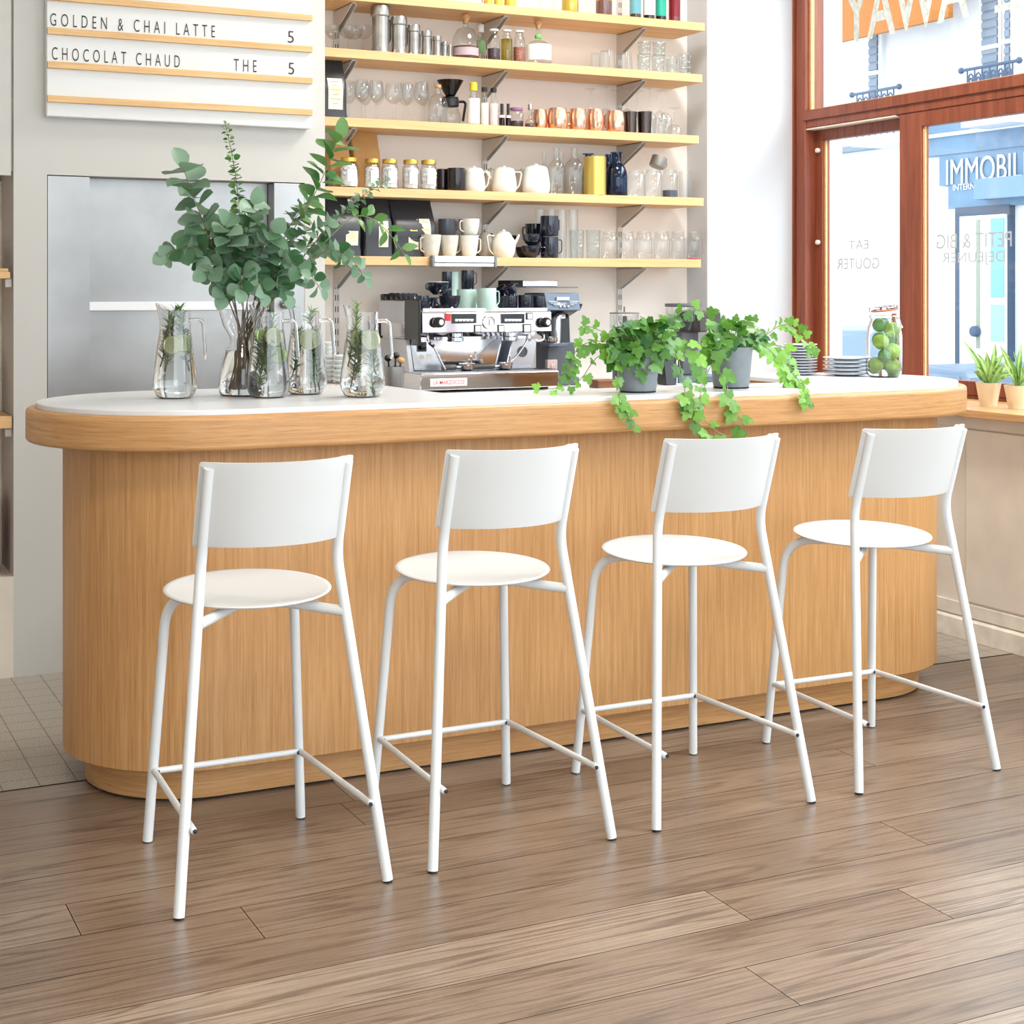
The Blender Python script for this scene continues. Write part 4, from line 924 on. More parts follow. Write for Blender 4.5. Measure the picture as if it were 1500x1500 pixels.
wd = ep('steam_wand', MB().tube(fillet([at(796, 490, 5.85), at(797, 497, 5.84), at(788, 500, 5.83), at(784, 498, 5.83)], .02), .005, 10), M_mirror)
ep('steam_wand', MB().tube(fillet([at(775, 492, 5.87), at(772, 500, 5.85), at(757, 522, 5.84), at(749, 528, 5.84)], .02), .0045, 10).lathe(rcyl(.012, .03, .004), 14, c=at(774, 500, 5.86)), M_mirror)
zg = WT + .0848
for i, (px, hx) in enumerate(((684, 648), (740, 692))):
    p = thing('portafilter', 'steel portafilter lying on the drip grate, %s of two' % ('left', 'right')[i], 'portafilter', (atx(px, 5.87), 5.87, zg), 0, 'portafilters on the drip grate')
    MB().lathe([(0, 0), (.022, .0), (.030, .006), (.031, .022), (.034, .024), (.034, .03), (.028, .03), (.026, .012), (0, .010)], 24).build('basket', M_mirror, p)
    L = atx(px, 5.87) - atx(hx, 5.87)
    MB().tube([(-.028, 0, .016), (-.05, 0, .016)], .007, 10).build('neck', M_mirror, p)
    MB().tube([(-.05, 0, .016), (-.056, 0, .016), (-.09, 0, .0155), (-L, 0, .015)], [.009, .012, .0115, .0125], 12).build('handle', simple('brown_grip', (64, 58, 50), .3), p)
    MB().tube(fillet([(.012, -.018, .028), (.012, -.02, .06), (.004, -.022, .065)], .01), .004, 8).build('spout', M_mirror, p)
ZT = WT + uz1 + .0006
def mt(p0, p1, top, Y, lab, ang, shape='straight', m=None, dz=0, **k): return mug(p0, p1, top, ZT, Y, lab, m or M_navy, k.pop('group', 'navy cups on top of the espresso machine'), R(ang), dz=dz, shape=shape, **k)
mt(608, 628, 433, 5.885, 'small straight navy cup at the front left corner of the machine top', 80, name='espresso_cup', cat='cup')
mt(643, 675, 433, 5.90, 'wide navy cup with handle to the left on the machine top', 190, 'bowl', name='cappuccino_cup', cat='cup')
mt(669, 697.5, 424, 5.97, 'mint green mug behind the front mint mug on the machine', 15, m=M_mint, group='mint mugs on the machine')
mt(698.5, 727, 422, 5.885, 'mint green mug with handle to the right at the front of the machine', 8, m=M_mint, group='mint mugs on the machine', hw=.5)
mt(737, 758, 433, 5.90, 'straight navy cup just right of the mint mugs', 100, name='espresso_cup', cat='cup')
mt(759, 779, 432, 5.885, 'straight navy cup second right of the mint mugs', 100, name='espresso_cup', cat='cup')
mt(780, 797, 434, 5.895, 'straight navy cup at the right front corner of the machine top', 80, name='espresso_cup', cat='cup')
mt(617, 640, 436, 6.02, 'navy cup with pale rim behind the front left cup', 160, 'bowl', name='cappuccino_cup', cat='cup')
mt(727, 745, 434, 6.0, 'navy cup behind the right hand row of cups', 160, 'bowl', name='cappuccino_cup', cat='cup')
loc, r, h = place(642, 676, 433, ZT, 5.99)
mt(625, 657, 413, 6.03, 'white lined navy cup tipped forward on top of other cups', 200, 'bowl', dz=h + .004, rim=M_whiteg, name='cappuccino_cup', cat='cup')
mt(728, 750, 417, 6.04, 'navy cup piled tilted at the right of the machine top', 20, 'bowl', dz=.052, name='cappuccino_cup', cat='cup', tilt=((0, R(-35), 0), .05))
mt(742, 762, 416, 5.97, 'navy cup lying tilted over the right row of cups', 0, 'bowl', dz=.058, name='cappuccino_cup', cat='cup', tilt=((0, R(-28), 0), .05))
for i, px in enumerate((565, 577, 585, 593, 601, 609)):
    Yc = 2.478 / atx(px, 1.0)
    o = mug(px - 9, px + 9, 424, ZT + (.020 if i else .014), Yc, 'small navy espresso cup in the nested row on the machine, %s of six' % ORD[i], M_navy, 'row of nested espresso cups', R(70), shape='bowl', name='espresso_cup', cat='cup', tilt=((R(-48 if i else 8), 0, 0), .052), handle=i in (0, 3))
for i, (px, tp, m, nm) in enumerate(((655, 398, M_navy, 'navy'), (664, 398, M_mint, 'mint'), (685, 396, M_navy, 'navy'))):
    w = 8 if i < 2 else 9.5
    z0 = place(px - w, px + w, 424, ZT, 6.22)[2]
    mug(px - w, px + w, 424, ZT, 6.22 + .0 * i, 'tall %s mug at the back of the machine, %s of the lower three' % (nm, ORD[i]), m, 'mugs at the back of the machine top', R(20), hw=.5)
    mug(px - w, px + w, tp, ZT, 6.22, 'tall %s mug stacked under the order rail, %s of three' % (nm, ORD[i]), m, 'mugs at the back of the machine top', R(10), dz=z0 + .001, hw=.6)

# grinder with slanted display at the right of the machine
gr = thing('coffee_grinder', 'blue grey electronic coffee grinder with slanted display beside the machine', 'coffee grinder', (atx(825, 6.16), 6.16, WT))
GX = atx(825, 6.16)
def ga(px, py, Y): return (atx(px, Y) - GX, Y - 6.16, atz(px, py, Y=Y) - WT)
YA, YB = 6.04, 6.17
hd = plate([ga(801, 455, YA), ga(851, 455, YA), ga(848, 429, YA + .02), ga(797, 429, YA + .02)], .20).build('head', M_bluegrey, gr, bevel=.004)
a = ga(815, 440, YA + .01); b = ga(833, 435, YA + .012); MB().box(a[0], b[0], a[1] - .006, a[1] + .002, a[2], b[2]).build('display', simple('lcd_pale', (196, 210, 226), .2), hd)
lg = MB()
for (p, q, y) in ((803, 816, 441), (806, 816, 443.5), (810, 816, 446), (834, 847, 441), (834, 844, 443.5), (834, 840, 446)):
    a = ga(p, y + .8, YA + .006); b = ga(q, y, YA + .006); lg.box(a[0], b[0], a[1] - .0075, a[1] - .004, a[2], b[2])
lg.build('stripe_emblem', M_labw, hd)
a = ga(816, 447, YA + .006); label_fit('lettering', 'Bar', M_labw, .04, .012, Matrix.Translation((a[0], a[1] - .008, a[2])) @ FACE_NEG_Y, hd)
for px in (820.5, 826, 832):
    q = ga(px, 449, YA + .004); MB().lathe(rcyl(.0055, .006, .001), 12, M=Matrix.Translation(q) @ XR).build('button', M_satin, hd)
a = ga(770, 421.5, YA + .02); b = ga(847, 421, YA + .02); MB().box(a[0], b[0], a[1], a[1] + .2, a[2], a[2] + .004).build('hopper_lid', M_darkgrey, gr, bevel=.001)
a = ga(748, 420, YB + .05); b = ga(817, 411, YB + .05); MB().box(a[0], b[0], a[1], a[1] + .12, a[2], b[2]).build('hopper', [M_satin], gr, bevel=.003)
a = ga(748, 420, YB + .048); b = ga(766, 411, YB + .048); MB().box(a[0], b[0], a[1], a[1] + .13, a[2] - .001, b[2] + .001).build('hopper_clip', M_dark, gr)
a = ga(812, 468, YB); b = ga(838, 458, YB); c = ga(812, 545, YB)
MB().prism([(.0, .02), (.02, .30), (-.09, .335), (-.11, .36), (.1, .36), (.1, .02)], ga(806, 500, YB)[0], ga(836, 500, YB)[0], M=Matrix(((0, 0, 1, 0), (1, 0, 0, 0), (0, 1, 0, 0), (0, 0, 0, 1)))).build('column', M_blackp, gr, bevel=.006)
MB().box(ga(798, 560, YB)[0], ga(838, 560, YB)[0], -.02, .1, .02, .185).build('motor_body', M_darkgrey, gr, bevel=.004)
a = ga(800, 571, 6.02); b = ga(849, 552, 6.02); MB().box(a[0], b[0], a[1], .14, .0005, .035).build('base', M_darkgrey, gr, bevel=.004)
a = ga(815, 458, YA + .04); MB().tube(fillet([ga(826, 462, YA + .05), ga(817, 463, YA + .05), ga(815.5, 505, YA + .05)], .03), .016, 14).build('chute', M_mirror, gr)
q = ga(800, 506, YA + .06); MB().box(q[0], ga(836, 506, YA)[0], -.09, .0, q[2] - .004, q[2] + .01).build('fork_shelf', M_bluegrey, gr, bevel=.002)
pf = thing('portafilter', 'steel portafilter hanging in the fork of the coffee grinder', 'portafilter', (atx(808, 6.04), 6.04, WT + ga(808, 505, 6.07)[2] + .011))
MB().lathe([(0, 0), (.020, .0), (.029, .006), (.030, .022), (.026, .024), (.024, .008), (0, .008)], 22).build('basket', M_mirror, pf)
MB().tube([(-.02, -.008, .016), (-.075, -.02, .05)], [.008, .011], 10).build('handle', M_blackp, pf)
pt = at(799, 541, 5.84); pt2 = at(816, 519, 5.84)
tl = thing('tamper_stand', 'pinkish steel tamping stand in front of the coffee grinder', 'tamping stand', (atx(807.5, 6.0), 6.0, WT + .0006))
MB().box(-.024, .024, -.012, .012, .0, .115).lathe(rcyl(.010, .006, .001), 16, M=Matrix.Translation((0, -.012, .088)) @ XR).build('stand_body', simple('rose_steel', (206, 184, 176), .3, .8), tl, bevel=.004)
# bin with tools, cup holder, saucer stacks
bn = thing('tool_bin', 'round steel bin holding dark utensils left of the espresso machine', 'bin', (atx(575.5, 5.72), 5.72, .0))
bz = WT; bn.location.z = bz; r = 16.5 * dep(575, 5.72) / FPX
MB().lathe(cup([(r * .97, 0), (r, .004), (r, .117)], .0015), 28).build('bin_body', M_steel, bn)
for i, (dx, dy, tx, ty, h, rr) in enumerate(((.01, 0, .012, 0, .15, .004), (-.01, .01, -.02, .0, .14, .004), (.0, -.012, .03, -.01, .13, .0035))):
    u = thing('utensil', 'dark handled utensil standing in the steel bin, %s of three' % ORD[i], 'utensil', (bn.location.x, bn.location.y, bz + .0025), 0, 'utensils in the steel bin')
    MB().tube([(dx * .3, dy * .3, 0), (tx, ty, h)], rr, 8).build('shaft', M_blackp, u)
    MB().ball((tx * 1.03, ty, h + .008), (.016, .010, .013), 10).build('head', M_blackp if i < 2 else M_kraft, u)
ch = thing('cup_holder', 'black wall cup holder with a kraft paper cup beside the machine', 'cup holder', (atx(565, 6.38), 6.38, atz(565, 503, Y=6.38)))
k = dep(565, 6.38) / FPX
MB().lathe(cup([(.35 * 15 * k, 0), (.8 * 15 * k, .012), (15 * k, .04), (16.5 * k, .09), (17 * k, .10)], .002), 24).build('holder_pot', M_blackp, ch)
MB().box(-.012, .012, .04, .05, .05, .09).build('wall_mount', M_blackp, ch)
MB().lathe(cup([(13.2 * k, .075), (15.4 * k, .118), (15.6 * k, .122)], .001), 24).build('paper_cup', M_kraft, ch)
M_stripe = simple('navy_rim', (40, 44, 60), .3)
def saucer_mb(r):
    return MB().lathe([(0, 0), (r * .5, 0), (r * .55, .002), (r * .95, .0065), (r, .008)], 24).lathe([(r, .0081), (r * .97, .0095), (r * .5, .005), (0, .0045)], 24)
def stack(px0, px1, top, bot, Y, n, lab, group, name='saucer', m=None, cat='saucer', z0=None):
    pc = (px0 + px1) / 2; r = (px1 - px0) / 2 * dep(pc, Y) / FPX; z0 = z0 if z0 is not None else WT + .0006
    zt = atz(pc, top, Y=Y); step = (zt - z0) / n; first = None
    for i in range(n):
        o = MB().lathe([(0, 0), (r * .5, 0), (r * .55, step * .15), (r * .96, step * .55), (r, step * .62), (r, step * .84), (r * .96, step * .86), (r * .5, step * .45), (0, step * .4)], 26).build(name, m or M_whiteg, loc=(atx(pc, Y), Y, z0 + i * step)) if first is None else dup(first, (atx(pc, Y), Y, z0 + i * step))
        if first is None: first = o
        tag(o, lab % (('lowest', 'second', 'third', 'fourth', 'fifth', 'sixth', 'seventh', 'eighth', 'ninth', 'tenth', 'eleventh', 'twelfth', 'thirteenth')[i] if i < n - 1 else 'topmost'), cat, group)
stack(474, 491, 500, 560, 5.93, 9, 'white saucer in the narrow stack behind the pitchers, %s from below', 'tall stack of saucers behind the pitchers', z0=WT + .047)
stack(487, 511, 519, 560, 5.88, 6, 'white saucer in the wide stack behind the pitchers, %s from below', 'wide stack of saucers behind the pitchers', z0=WT + .047)
tag(MB().box(-.07, .07, -.07, .07, 0, .045).build('saucer_box', simple('brown_speckled_box', (150, 136, 124), .5, var=.4, vscale=60), loc=(atx(489, 5.905), 5.905, WT + .0006), bevel=.003), 'speckled brown box carrying the saucer stacks', 'box')
# hopper grinder behind the first ivy
hg = thing('coffee_grinder', 'small grinder with round clear hopper behind the left ivy', 'coffee grinder', (atx(914.5, 6.12), 6.12, WT))
k = dep(914, 6.12) / FPX; zh = atz(914, 490, Y=6.12) - WT
MB().lathe(rcyl(.055, zh - .03, .004), 26).build('body', M_darkgrey, hg)
MB().lathe(cup([(.02, zh - .03), (18 * k, zh + .012), (21.5 * k, zh + .03), (21.5 * k, zh + .095)], .002), 30).build('hopper', M_glass, hg)
MB().lathe([(0, zh + .0955), (22 * k, zh + .0955), (22 * k, zh + .101), (0, zh + .103)], 30).lathe(rcyl(.004, .028, .001), 10, c=(0, 0, zh + .10)).build('hopper_lid', simple('smoked_lid', (120, 112, 104), .3), hg)
MB().box(-.006, .012, -.004, .004, zh - .02, zh + .085).build('agitator', M_darkgrey, hg)
bg = thing('coffee_grinder', 'tall black grinder between the two ivy plants', 'coffee grinder', (atx(1010, 6.05), 6.05, WT))
GX2 = atx(1010, 6.05)
def gb(px, py, Y=6.05): return (atx(px, Y) - GX2, Y - 6.05, atz(px, py, Y=Y) - WT)
MB().box(gb(975, 560)[0], gb(1040, 560)[0], -.11, .11, .0005, .03).build('base', M_bluegrey, bg, bevel=.004)
MB().box(gb(996, 560)[0], gb(1020, 560)[0], -.02, .09, .03, gb(1000, 486)[2]).build('column', M_darkgrey, bg, bevel=.006)
MB().prism([(-.1, gb(1000, 486)[2]), (-.09, gb(1000, 457)[2]), (.1, gb(1000, 455)[2]), (.1, gb(1000, 488)[2])], gb(1008, 500)[0], gb(1040, 500)[0], M=Matrix(((0, 0, 1, 0), (1, 0, 0, 0), (0, 1, 0, 0), (0, 0, 0, 1)))).build('head', simple('brown_black_housing', (58, 48, 44), .35), bg, bevel=.005)
MB().lathe(cup([(.03, gb(1000, 486)[2]), (26 * dep(1000, 6.05) / FPX, gb(1000, 470)[2]), (26 * dep(1000, 6.05) / FPX, gb(1000, 450)[2])], .002), 26, c=(gb(1001, 500)[0], 0, 0)).build('hopper', M_glass, bg)
MB().lathe(rcyl(27.5 * dep(1000, 6.05) / FPX, .016, .003), 28, c=(gb(1001, 500)[0], 0, gb(1000, 449.5)[2])).build('hopper_lid', simple('grey_blue_lid', (96, 98, 104), .25), bg)
ks = thing('knock_stand', 'black and steel slanted stand between ivy pot and black grinder', 'stand', (atx(977, 5.86), 5.86, WT))
MB().prism([(-.04, .0005), (.035, .0005), (.045, .12), (-.02, .12)], -.03, .024, M=Matrix(((0, 0, 1, 0), (1, 0, 0, 0), (0, 1, 0, 0), (0, 0, 0, 1)))).build('stand_body', M_blackp, ks, bevel=.003)
MB().add([(.024, -.042, .0005), (.028, -.042, .0005), (.040, -.022, .13), (.036, -.022, .13)], [(0, 1, 2, 3)]).build('steel_edge', M_mirror, ks, solid=.003)
tag(MB().box(-.05, .05, -.04, .04, 0, .035).build('wood_tray', wood('brown_tray', ((96, 58, 34), (120, 74, 44), (140, 90, 56)), 4, (1, 12, 12)), loc=(atx(884, 5.8), 5.8, WT + .0006), bevel=.003), 'small brown wooden tray on the worktop left of the ivy', 'tray')
# ------------------------------------------------------------------ on the bar top : pitchers, vase with eucalyptus, ivy, plates, limes
TZ = BAR_Z + .0004
def onbar(px, py):
    fx = math.sin(YAW) + math.cos(YAW) * (px - 750) / FPX; fy = math.cos(YAW) - math.sin(YAW) * (px - 750) / FPX
    t = (TZ - CAM_H) / (-(py - HOR) / FPX); return Vector((fx * t, fy * t, TZ))
def pt(px, py, Y): return Vector((atx(px, Y), Y, atz(px, py, Y=Y)))
M_pglass = real_glass('pitcher_glass', (255, 255, 255), 1.45)
M_water = real_glass('water', (252, 255, 252), 1.33)
M_stem = simple('brown_stem', (122, 96, 66), .7)
M_gstem = simple('green_stem', (120, 132, 72), .6)
def citrus(name, rim, flesh, pith):
    m, nt, b = newmat(name); L = nt.links.new
    tc = ND(nt, 'ShaderNodeTexCoord'); sp = ND(nt, 'ShaderNodeSeparateXYZ'); L(tc.outputs['Generated'], sp.inputs[0])
    def M(op, a, bb=None):
        n = ND(nt, 'ShaderNodeMath', operation=op)
        for i, x in enumerate((a, bb)):
            if x is None: continue
            if isinstance(x, (int, float)): n.inputs[i].default_value = x
            else: L(x, n.inputs[i])
        return n.outputs[0]
    x = M('SUBTRACT', sp.outputs[0], .5); y = M('SUBTRACT', sp.outputs[1], .5)
    r = M('MULTIPLY', M('SQRT', M('ADD', M('MULTIPLY', x, x), M('MULTIPLY', y, y))), 2.0)
    a = M('ABSOLUTE', M('SINE', M('MULTIPLY', M('ARCTAN2', y, x), 5.0)))
    seg = M('MULTIPLY', M('GREATER_THAN', a, .22), M('LESS_THAN', r, .78)); seg = M('MULTIPLY', seg, M('GREATER_THAN', r, .1))
    m1 = ND(nt, 'ShaderNodeMix', data_type='RGBA'); L(seg, m1.inputs[0]); m1.inputs[6].default_value = lin(pith); m1.inputs[7].default_value = lin(flesh)
    m2 = ND(nt, 'ShaderNodeMix', data_type='RGBA'); L(M('GREATER_THAN', r, .92), m2.inputs[0]); L(m1.outputs[2], m2.inputs[6]); m2.inputs[7].default_value = lin(rim)
    L(m2.outputs[2], b.inputs['Base Color']); b.inputs['Roughness'].default_value = .3
    tl = ND(nt, 'ShaderNodeBsdfTranslucent'); L(m2.outputs[2], tl.inputs[0]); mx = ND(nt, 'ShaderNodeMixShader'); mx.inputs[0].default_value = .45
    L(b.outputs[0], mx.inputs[1]); L(tl.outputs[0], mx.inputs[2]); L(mx.outputs[0], nt.nodes['Material Output'].inputs[0])
    return m
M_lemon = citrus('lemon_slice', (238, 232, 120), (234, 240, 184), (250, 250, 232))
M_cuc = citrus('lime_slice', (150, 196, 80), (218, 236, 160), (238, 246, 206))
class Leaves:
    def __init__(s): s.mb = MB(); s.t = []
    def leaf(s, p, d, n, L, W, tint, kind='round', curl=.15):
        """one leaf from p along d with face normal n"""
        d = Vector(d).normalized(); n = Vector(n); n = (n - d * n.dot(d))
        if n.length < 1e-4: n = d.orthogonal()
        n.normalize(); sd = d.cross(n)
        if kind == 'round': prof = [(0, .02), (.06, .30), (.22, .78), (.45, 1.0), (.68, .9), (.88, .55), (1, .05)]
        elif kind == 'long': prof = [(0, .03), (.12, .42), (.32, .92), (.5, 1.0), (.72, .72), (.9, .3), (1, .02)]
        else: prof = [(0, .1), (.25, 1), (.75, .8), (1, .1)]
        vs = []
        for u, w in prof:
            c = Vector(p) + d * (u * L) - n * (curl * L * u * u)
            q = sd * (w * W / 2); up = n * (.18 * W * w)
            vs += [c - q + up, c, c + q + up]
        fs = []
        for i in range(len(prof) - 1):
            for k in (0, 1): fs.append((3 * i + k, 3 * i + k + 1, 3 * i + 4 + k, 3 * i + 3 + k))
        s.mb.add(vs, fs); s.t += [tint] * len(fs)
    def ivy(s, p, d, n, L, tint):
        d = Vector(d).normalized(); n = Vector(n); n = n - d * n.dot(d)
        if n.length < 1e-4: n = d.orthogonal()
        n.normalize(); sd = d.cross(n)
        out = [(0, .0), (-.10, .30), (-.02, .52), (.20, .46), (.30, .58), (.46, .50), (.56, .26), (.76, .26), (1, 0)]
        pts = [(u, w) for u, w in out] + [(u, -w) for u, w in reversed(out[1:-1])]
        c = (.32, 0)
        def P(u, w): return Vector(p) + d * (u * L) + sd * (w * L) - n * (L * (.25 * u * u + .35 * abs(w) * abs(w)) - .06 * L * (abs(w) > .2))
        vs = [P(*c)] + [P(u, w) for u, w in pts]; k = len(pts)
        fs = [(0, 1 + i, 1 + (i + 1) % k) for i in range(k)]
        s.mb.add(vs, fs); s.t += [tint] * len(fs)
    def build(s, name, m, parent, **k):
        o = s.mb.build(name, m, parent, angle=180, **k)
        a = o.data.attributes.new('tint', 'FLOAT', 'FACE'); a.data.foreach_set('value', s.t); return o
M_rose = leafmat('rosemary_needles', (96, 136, 72), (156, 190, 116), .5, trans=.4)
M_euc = leafmat('eucalyptus_leaves', (66, 112, 68), (150, 180, 154), .45, trans=.3)
M_eucd = leafmat('eucalyptus_green_leaves', (66, 118, 56), (122, 164, 92), .45, trans=.25)
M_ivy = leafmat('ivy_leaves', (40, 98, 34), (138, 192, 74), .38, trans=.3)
M_var = leafmat('striped_plant_leaves', (62, 134, 42), (214, 230, 150), .4, trans=.35)
def path_at(P, t):
    n = len(P) - 1; i = min(int(t * n), n - 1); f = t * n - i
    return P[i].lerp(P[i + 1], f), (P[i + 1] - P[i]).normalized()
def sprig(P, rnd, n, L, parent):
    MB().tube(P, .0018, 6).build('stem', M_stem, parent)
    lv = Leaves()
    for k in range(n):
        t = .12 + .88 * k / n; p, d = path_at(P, t); a = rnd.uniform(0, 6.28)
        s = d.orthogonal().normalized(); b = d.cross(s); o = s * math.cos(a) + b * math.sin(a)
        lv.leaf(p, o + d * .8, d, L * rnd.uniform(.8, 1.2), L * .17, rnd.random(), 'needle', .05)
    lv.build('needles', M_rose, parent)
def make_pitcher(px, py, rbot_px, top_py, lab, seed, sprigs, slices, hang=R(-4)):
    loc = onbar(px, py); d = (loc.x * math.sin(YAW) + loc.y * math.cos(YAW)); k = d / FPX
    r = rbot_px * k; H = (py + 2 - top_py) * k; rt = r * .70
    t = thing('water_pitcher', lab, 'pitcher', loc, 0, 'infused water pitchers on the bar')
    out = [(r * .66, .0), (r * .82, .006), (r * .97, H * .09), (r, H * .16), (r * .97, H * .27), (rt * 1.06, H * .72), (rt * .99, H * .80), (rt * 1.02, H * .84), (rt * .99, H * .87), (rt, H)]
    w = .0024
    mb = MB().lathe(cup(out, w), 36)
    # the lip : pull the rim up and out on one side
    nv = []
    for x, y, z in mb.v:
        rr = math.hypot(x, y); c = x / rr if rr > 1e-6 else 0
        if z > H * .88 and c < -.3: q = (-c - .3) / .7 * (z - H * .88) / (H * .12); nv.append((x * (1 + .28 * q), y * (1 - .1 * q), z + .022 * q))
        else: nv.append((x, y, z))
    mb.v = nv; mb.build('glass_body', M_pglass, t, angle=60)
    zw = H * .79; g = .0004
    wi = [(0, w + g)] + [(rr - w - g, z if z > .004 else w + g) for rr, z in out if z < zw and rr > w] + [(rt * 1.0 - w - g, zw), (0, zw)]
    wi[1] = (out[0][0] - w - g, w + g)
    MB().lathe(wi, 36).build('water', M_water, t, angle=60)
    hp_ = fillet([(rt * .97, 0, H * .89), (rt + .036, 0, H * .90), (rt + .044, 0, H * .46)], .03, 8)
    MB().tube(hp_, .0056, 12, M=Matrix.Rotation(hang, 4, 'Z')).ball(Matrix.Rotation(hang, 3, 'Z') @ Vector((rt + .044, 0, H * .46)), .0058, 8).build('handle', M_pglass, t)
    rnd = random.Random(seed)
    for i, (a0, z0, a1, z1, n) in enumerate(sprigs):
        P = [Vector((r * .5 * math.cos(a0), r * .5 * math.sin(a0), z0 * H)), Vector((r * .25 * math.cos(a0 + .5), r * .25 * math.sin(a0 + .5), (z0 + z1) / 2 * H)), Vector((rt * .5 * math.cos(a1), rt * .5 * math.sin(a1), z1 * H))]
        s = thing('rosemary_sprig', 'rosemary sprig in the %s, %s of its sprigs' % (slab[seed], ORD[i] if i else 'first'), 'herb sprig', loc, 0, 'rosemary sprigs in the ' + slab[seed])
        sprig(bez(*P, n=6), rnd, n, .026, s)
    for i, (x, y, z, rr, ry, m) in enumerate(slices):
        o = MB().lathe([(0, -.0018), (rr * .97, -.0018), (rr, 0), (rr * .97, .0018), (0, .0018)], 28).build('citrus_slice', m, loc=loc + Vector((x * r, y * r, z * H)), rot=(R(90), 0, ry))
        tag(o, '%s slice floating in the %s, %s of its slices' % ('lemon' if m is M_lemon else 'lime', slab[seed], ORD[i] if i else 'first'), 'citrus slice', 'slices in the ' + slab[seed])
    return t
slab = {1: 'leftmost pitcher', 2: 'front pitcher beside the vase', 3: 'pitcher behind the front one', 4: 'rightmost pitcher'}
make_pitcher(256.5, 583, 32, 457, 'glass pitcher of lemon and rosemary water, leftmost on the bar', 1,
             [(2.6, .35, 2.2, 1.0, 60), (.3, .3, .4, .97, 60), (-1.2, .68, -1.0, 1.05, 60), (1.5, .7, 1.2, 1.02, 60), (3.6, .3, 2.9, .9, 50)],
             [(-.25, -.42, .61, .0265, R(12), M_lemon), (.24, -.3, .63, .0265, R(-6), M_cuc), (.15, .1, .58, .027, R(4), M_lemon)])
make_pitcher(393, 582, 32, 459, 'glass pitcher of lemon and rosemary water at the bar front beside the vase', 2,
             [(3.4, .05, 2.4, .7, 110), (2.9, .25, 2.0, .78, 100), (-2.0, .2, -1.5, .72, 100), (-2.6, .3, -2.2, .7, 90), (.6, .66, .4, .97, 30)],
             [(.10, -.52, .71, .0265, R(-3), M_lemon), (.34, -.42, .50, .0255, R(-25), M_cuc), (-.4, -.25, .73, .024, R(35), M_cuc)])
make_pitcher(448, 577, 31, 458, 'glass pitcher with one large lemon slice standing behind the front pitcher', 3,
             [(-1.0, .05, -.6, .55, 70), (-.2, .05, .3, .8, 70), (2.8, .2, 2.4, .78, 80), (.5, .8, .3, 1.0, 50)],
             [(.02, -.45, .66, .031, R(-4), M_lemon)])
make_pitcher(531, 581, 33, 459, 'glass pitcher of lemon and rosemary water, rightmost on the bar', 4,
             [(3.3, .12, 2.6, .76, 110), (2.7, .35, 2.0, 1.08, 110), (-2.6, .2, -2.2, .75, 90), (-.2, .02, -.1, .3, 16), (.2, .25, .1, .72, 70)],
             [(.22, -.48, .67, .0285, R(-5), M_lemon), (-.3, .0, .68, .025, R(40), M_lemon)])
# vase
vl = onbar(356, 579); kv = (vl.x * math.sin(YAW) + vl.y * math.cos(YAW)) / FPX
va = thing('glass_vase', 'waisted clear glass vase holding the eucalyptus branches', 'vase', vl)
vp = [(30, 0), (34, 3), (36, 10), (33, 36), (27.5, 62), (20, 73), (18.5, 80), (20, 87), (29, 102), (34, 118), (35.5, 135), (35.5, 152)]
vp = [(a * kv, b * kv) for a, b in vp]
MB().lathe(cup(vp, .003), 40).build('glass_body', M_pglass, va, angle=70)
MB().lathe([(0, .0036)] + [(a - .0034, max(b, .0036)) for a, b in vp[:5]] + [(25 * kv - .0034, 66 * kv), (0, 66 * kv)], 40).build('water', M_water, va, angle=70)
def branch(tip, mid, Y1, n, L, W, lab, kind='round', mat=None, tw=0.0, seed=0, grow=.45, t0=.16, pair=True, spread=1.0):
    """a leafy branch from the vase waist over mid to tip (columns and rows of the photograph at depth Y1)"""
    rnd = random.Random(seed * 17 + 3)
    bt = thing('eucalyptus_branch', lab, 'branch', vl, 0, 'eucalyptus branches in the vase')
    a = vl + Vector((rnd.uniform(-.02, .02) - .01, rnd.uniform(-.02, .02), .02)); w = vl + Vector((rnd.uniform(-.014, .014), rnd.uniform(-.014, .014), 80 * kv)); m = pt(mid[0], mid[1], vl.y + (Y1 - vl.y) * .55); e = pt(tip[0], tip[1], Y1)
    q = w + (w - a).normalized() * .07
    P = [a, w] + bez(w, q.lerp(m, .35) , m, 5)[1:] + bez(m, m + (m - q).normalized() * (e - m).length * .5, e, 8)[1:]
    P = [p - vl for p in P]
    N = len(P); MB().tube(P, [.0022 - .0013 * i / N for i in range(N)], 6).build('stem', M_stem if kind != 'long' else M_gstem, bt)
    lv = Leaves(); Q = P[2:]
    for k in range(n):
        t = t0 + (1 - t0) * (k + .5) / n
        p, d = path_at(Q, min(t, .999)); a = k * (1.57 if pair else 2.4) + tw + rnd.uniform(-.35, .35)
        s = d.orthogonal().normalized(); b = d.cross(s)
        sz = (1 - grow * t) * rnd.uniform(.8, 1.15)
        for sg in ((1, -1) if pair else (1,)):
            o = (s * math.cos(a) + b * math.sin(a)) * sg
            dd = o * spread + d * .45 + Vector((0, 0, rnd.uniform(-.35, .15)))
            nn = d * .7 + Vector((rnd.uniform(-.5, .5), -.75 + rnd.uniform(-.4, .4), .5 + rnd.uniform(-.4, .4)))
            lv.leaf(p + o * .004, dd, nn, L * sz, W * sz, min(1, max(0, rnd.gauss(.45, .34))), 'long' if kind == 'long' else 'round', rnd.uniform(-.1, .3))
    if kind != 'tiny': lv.leaf(Q[-1], Q[-1] - Q[-2], Vector((.3, -.8, .5)), L * (1 - grow) * .9, W * (1 - grow) * .9, .6, 'round')
    lv.build('leaves', mat or M_euc, bt)
VY = vl.y
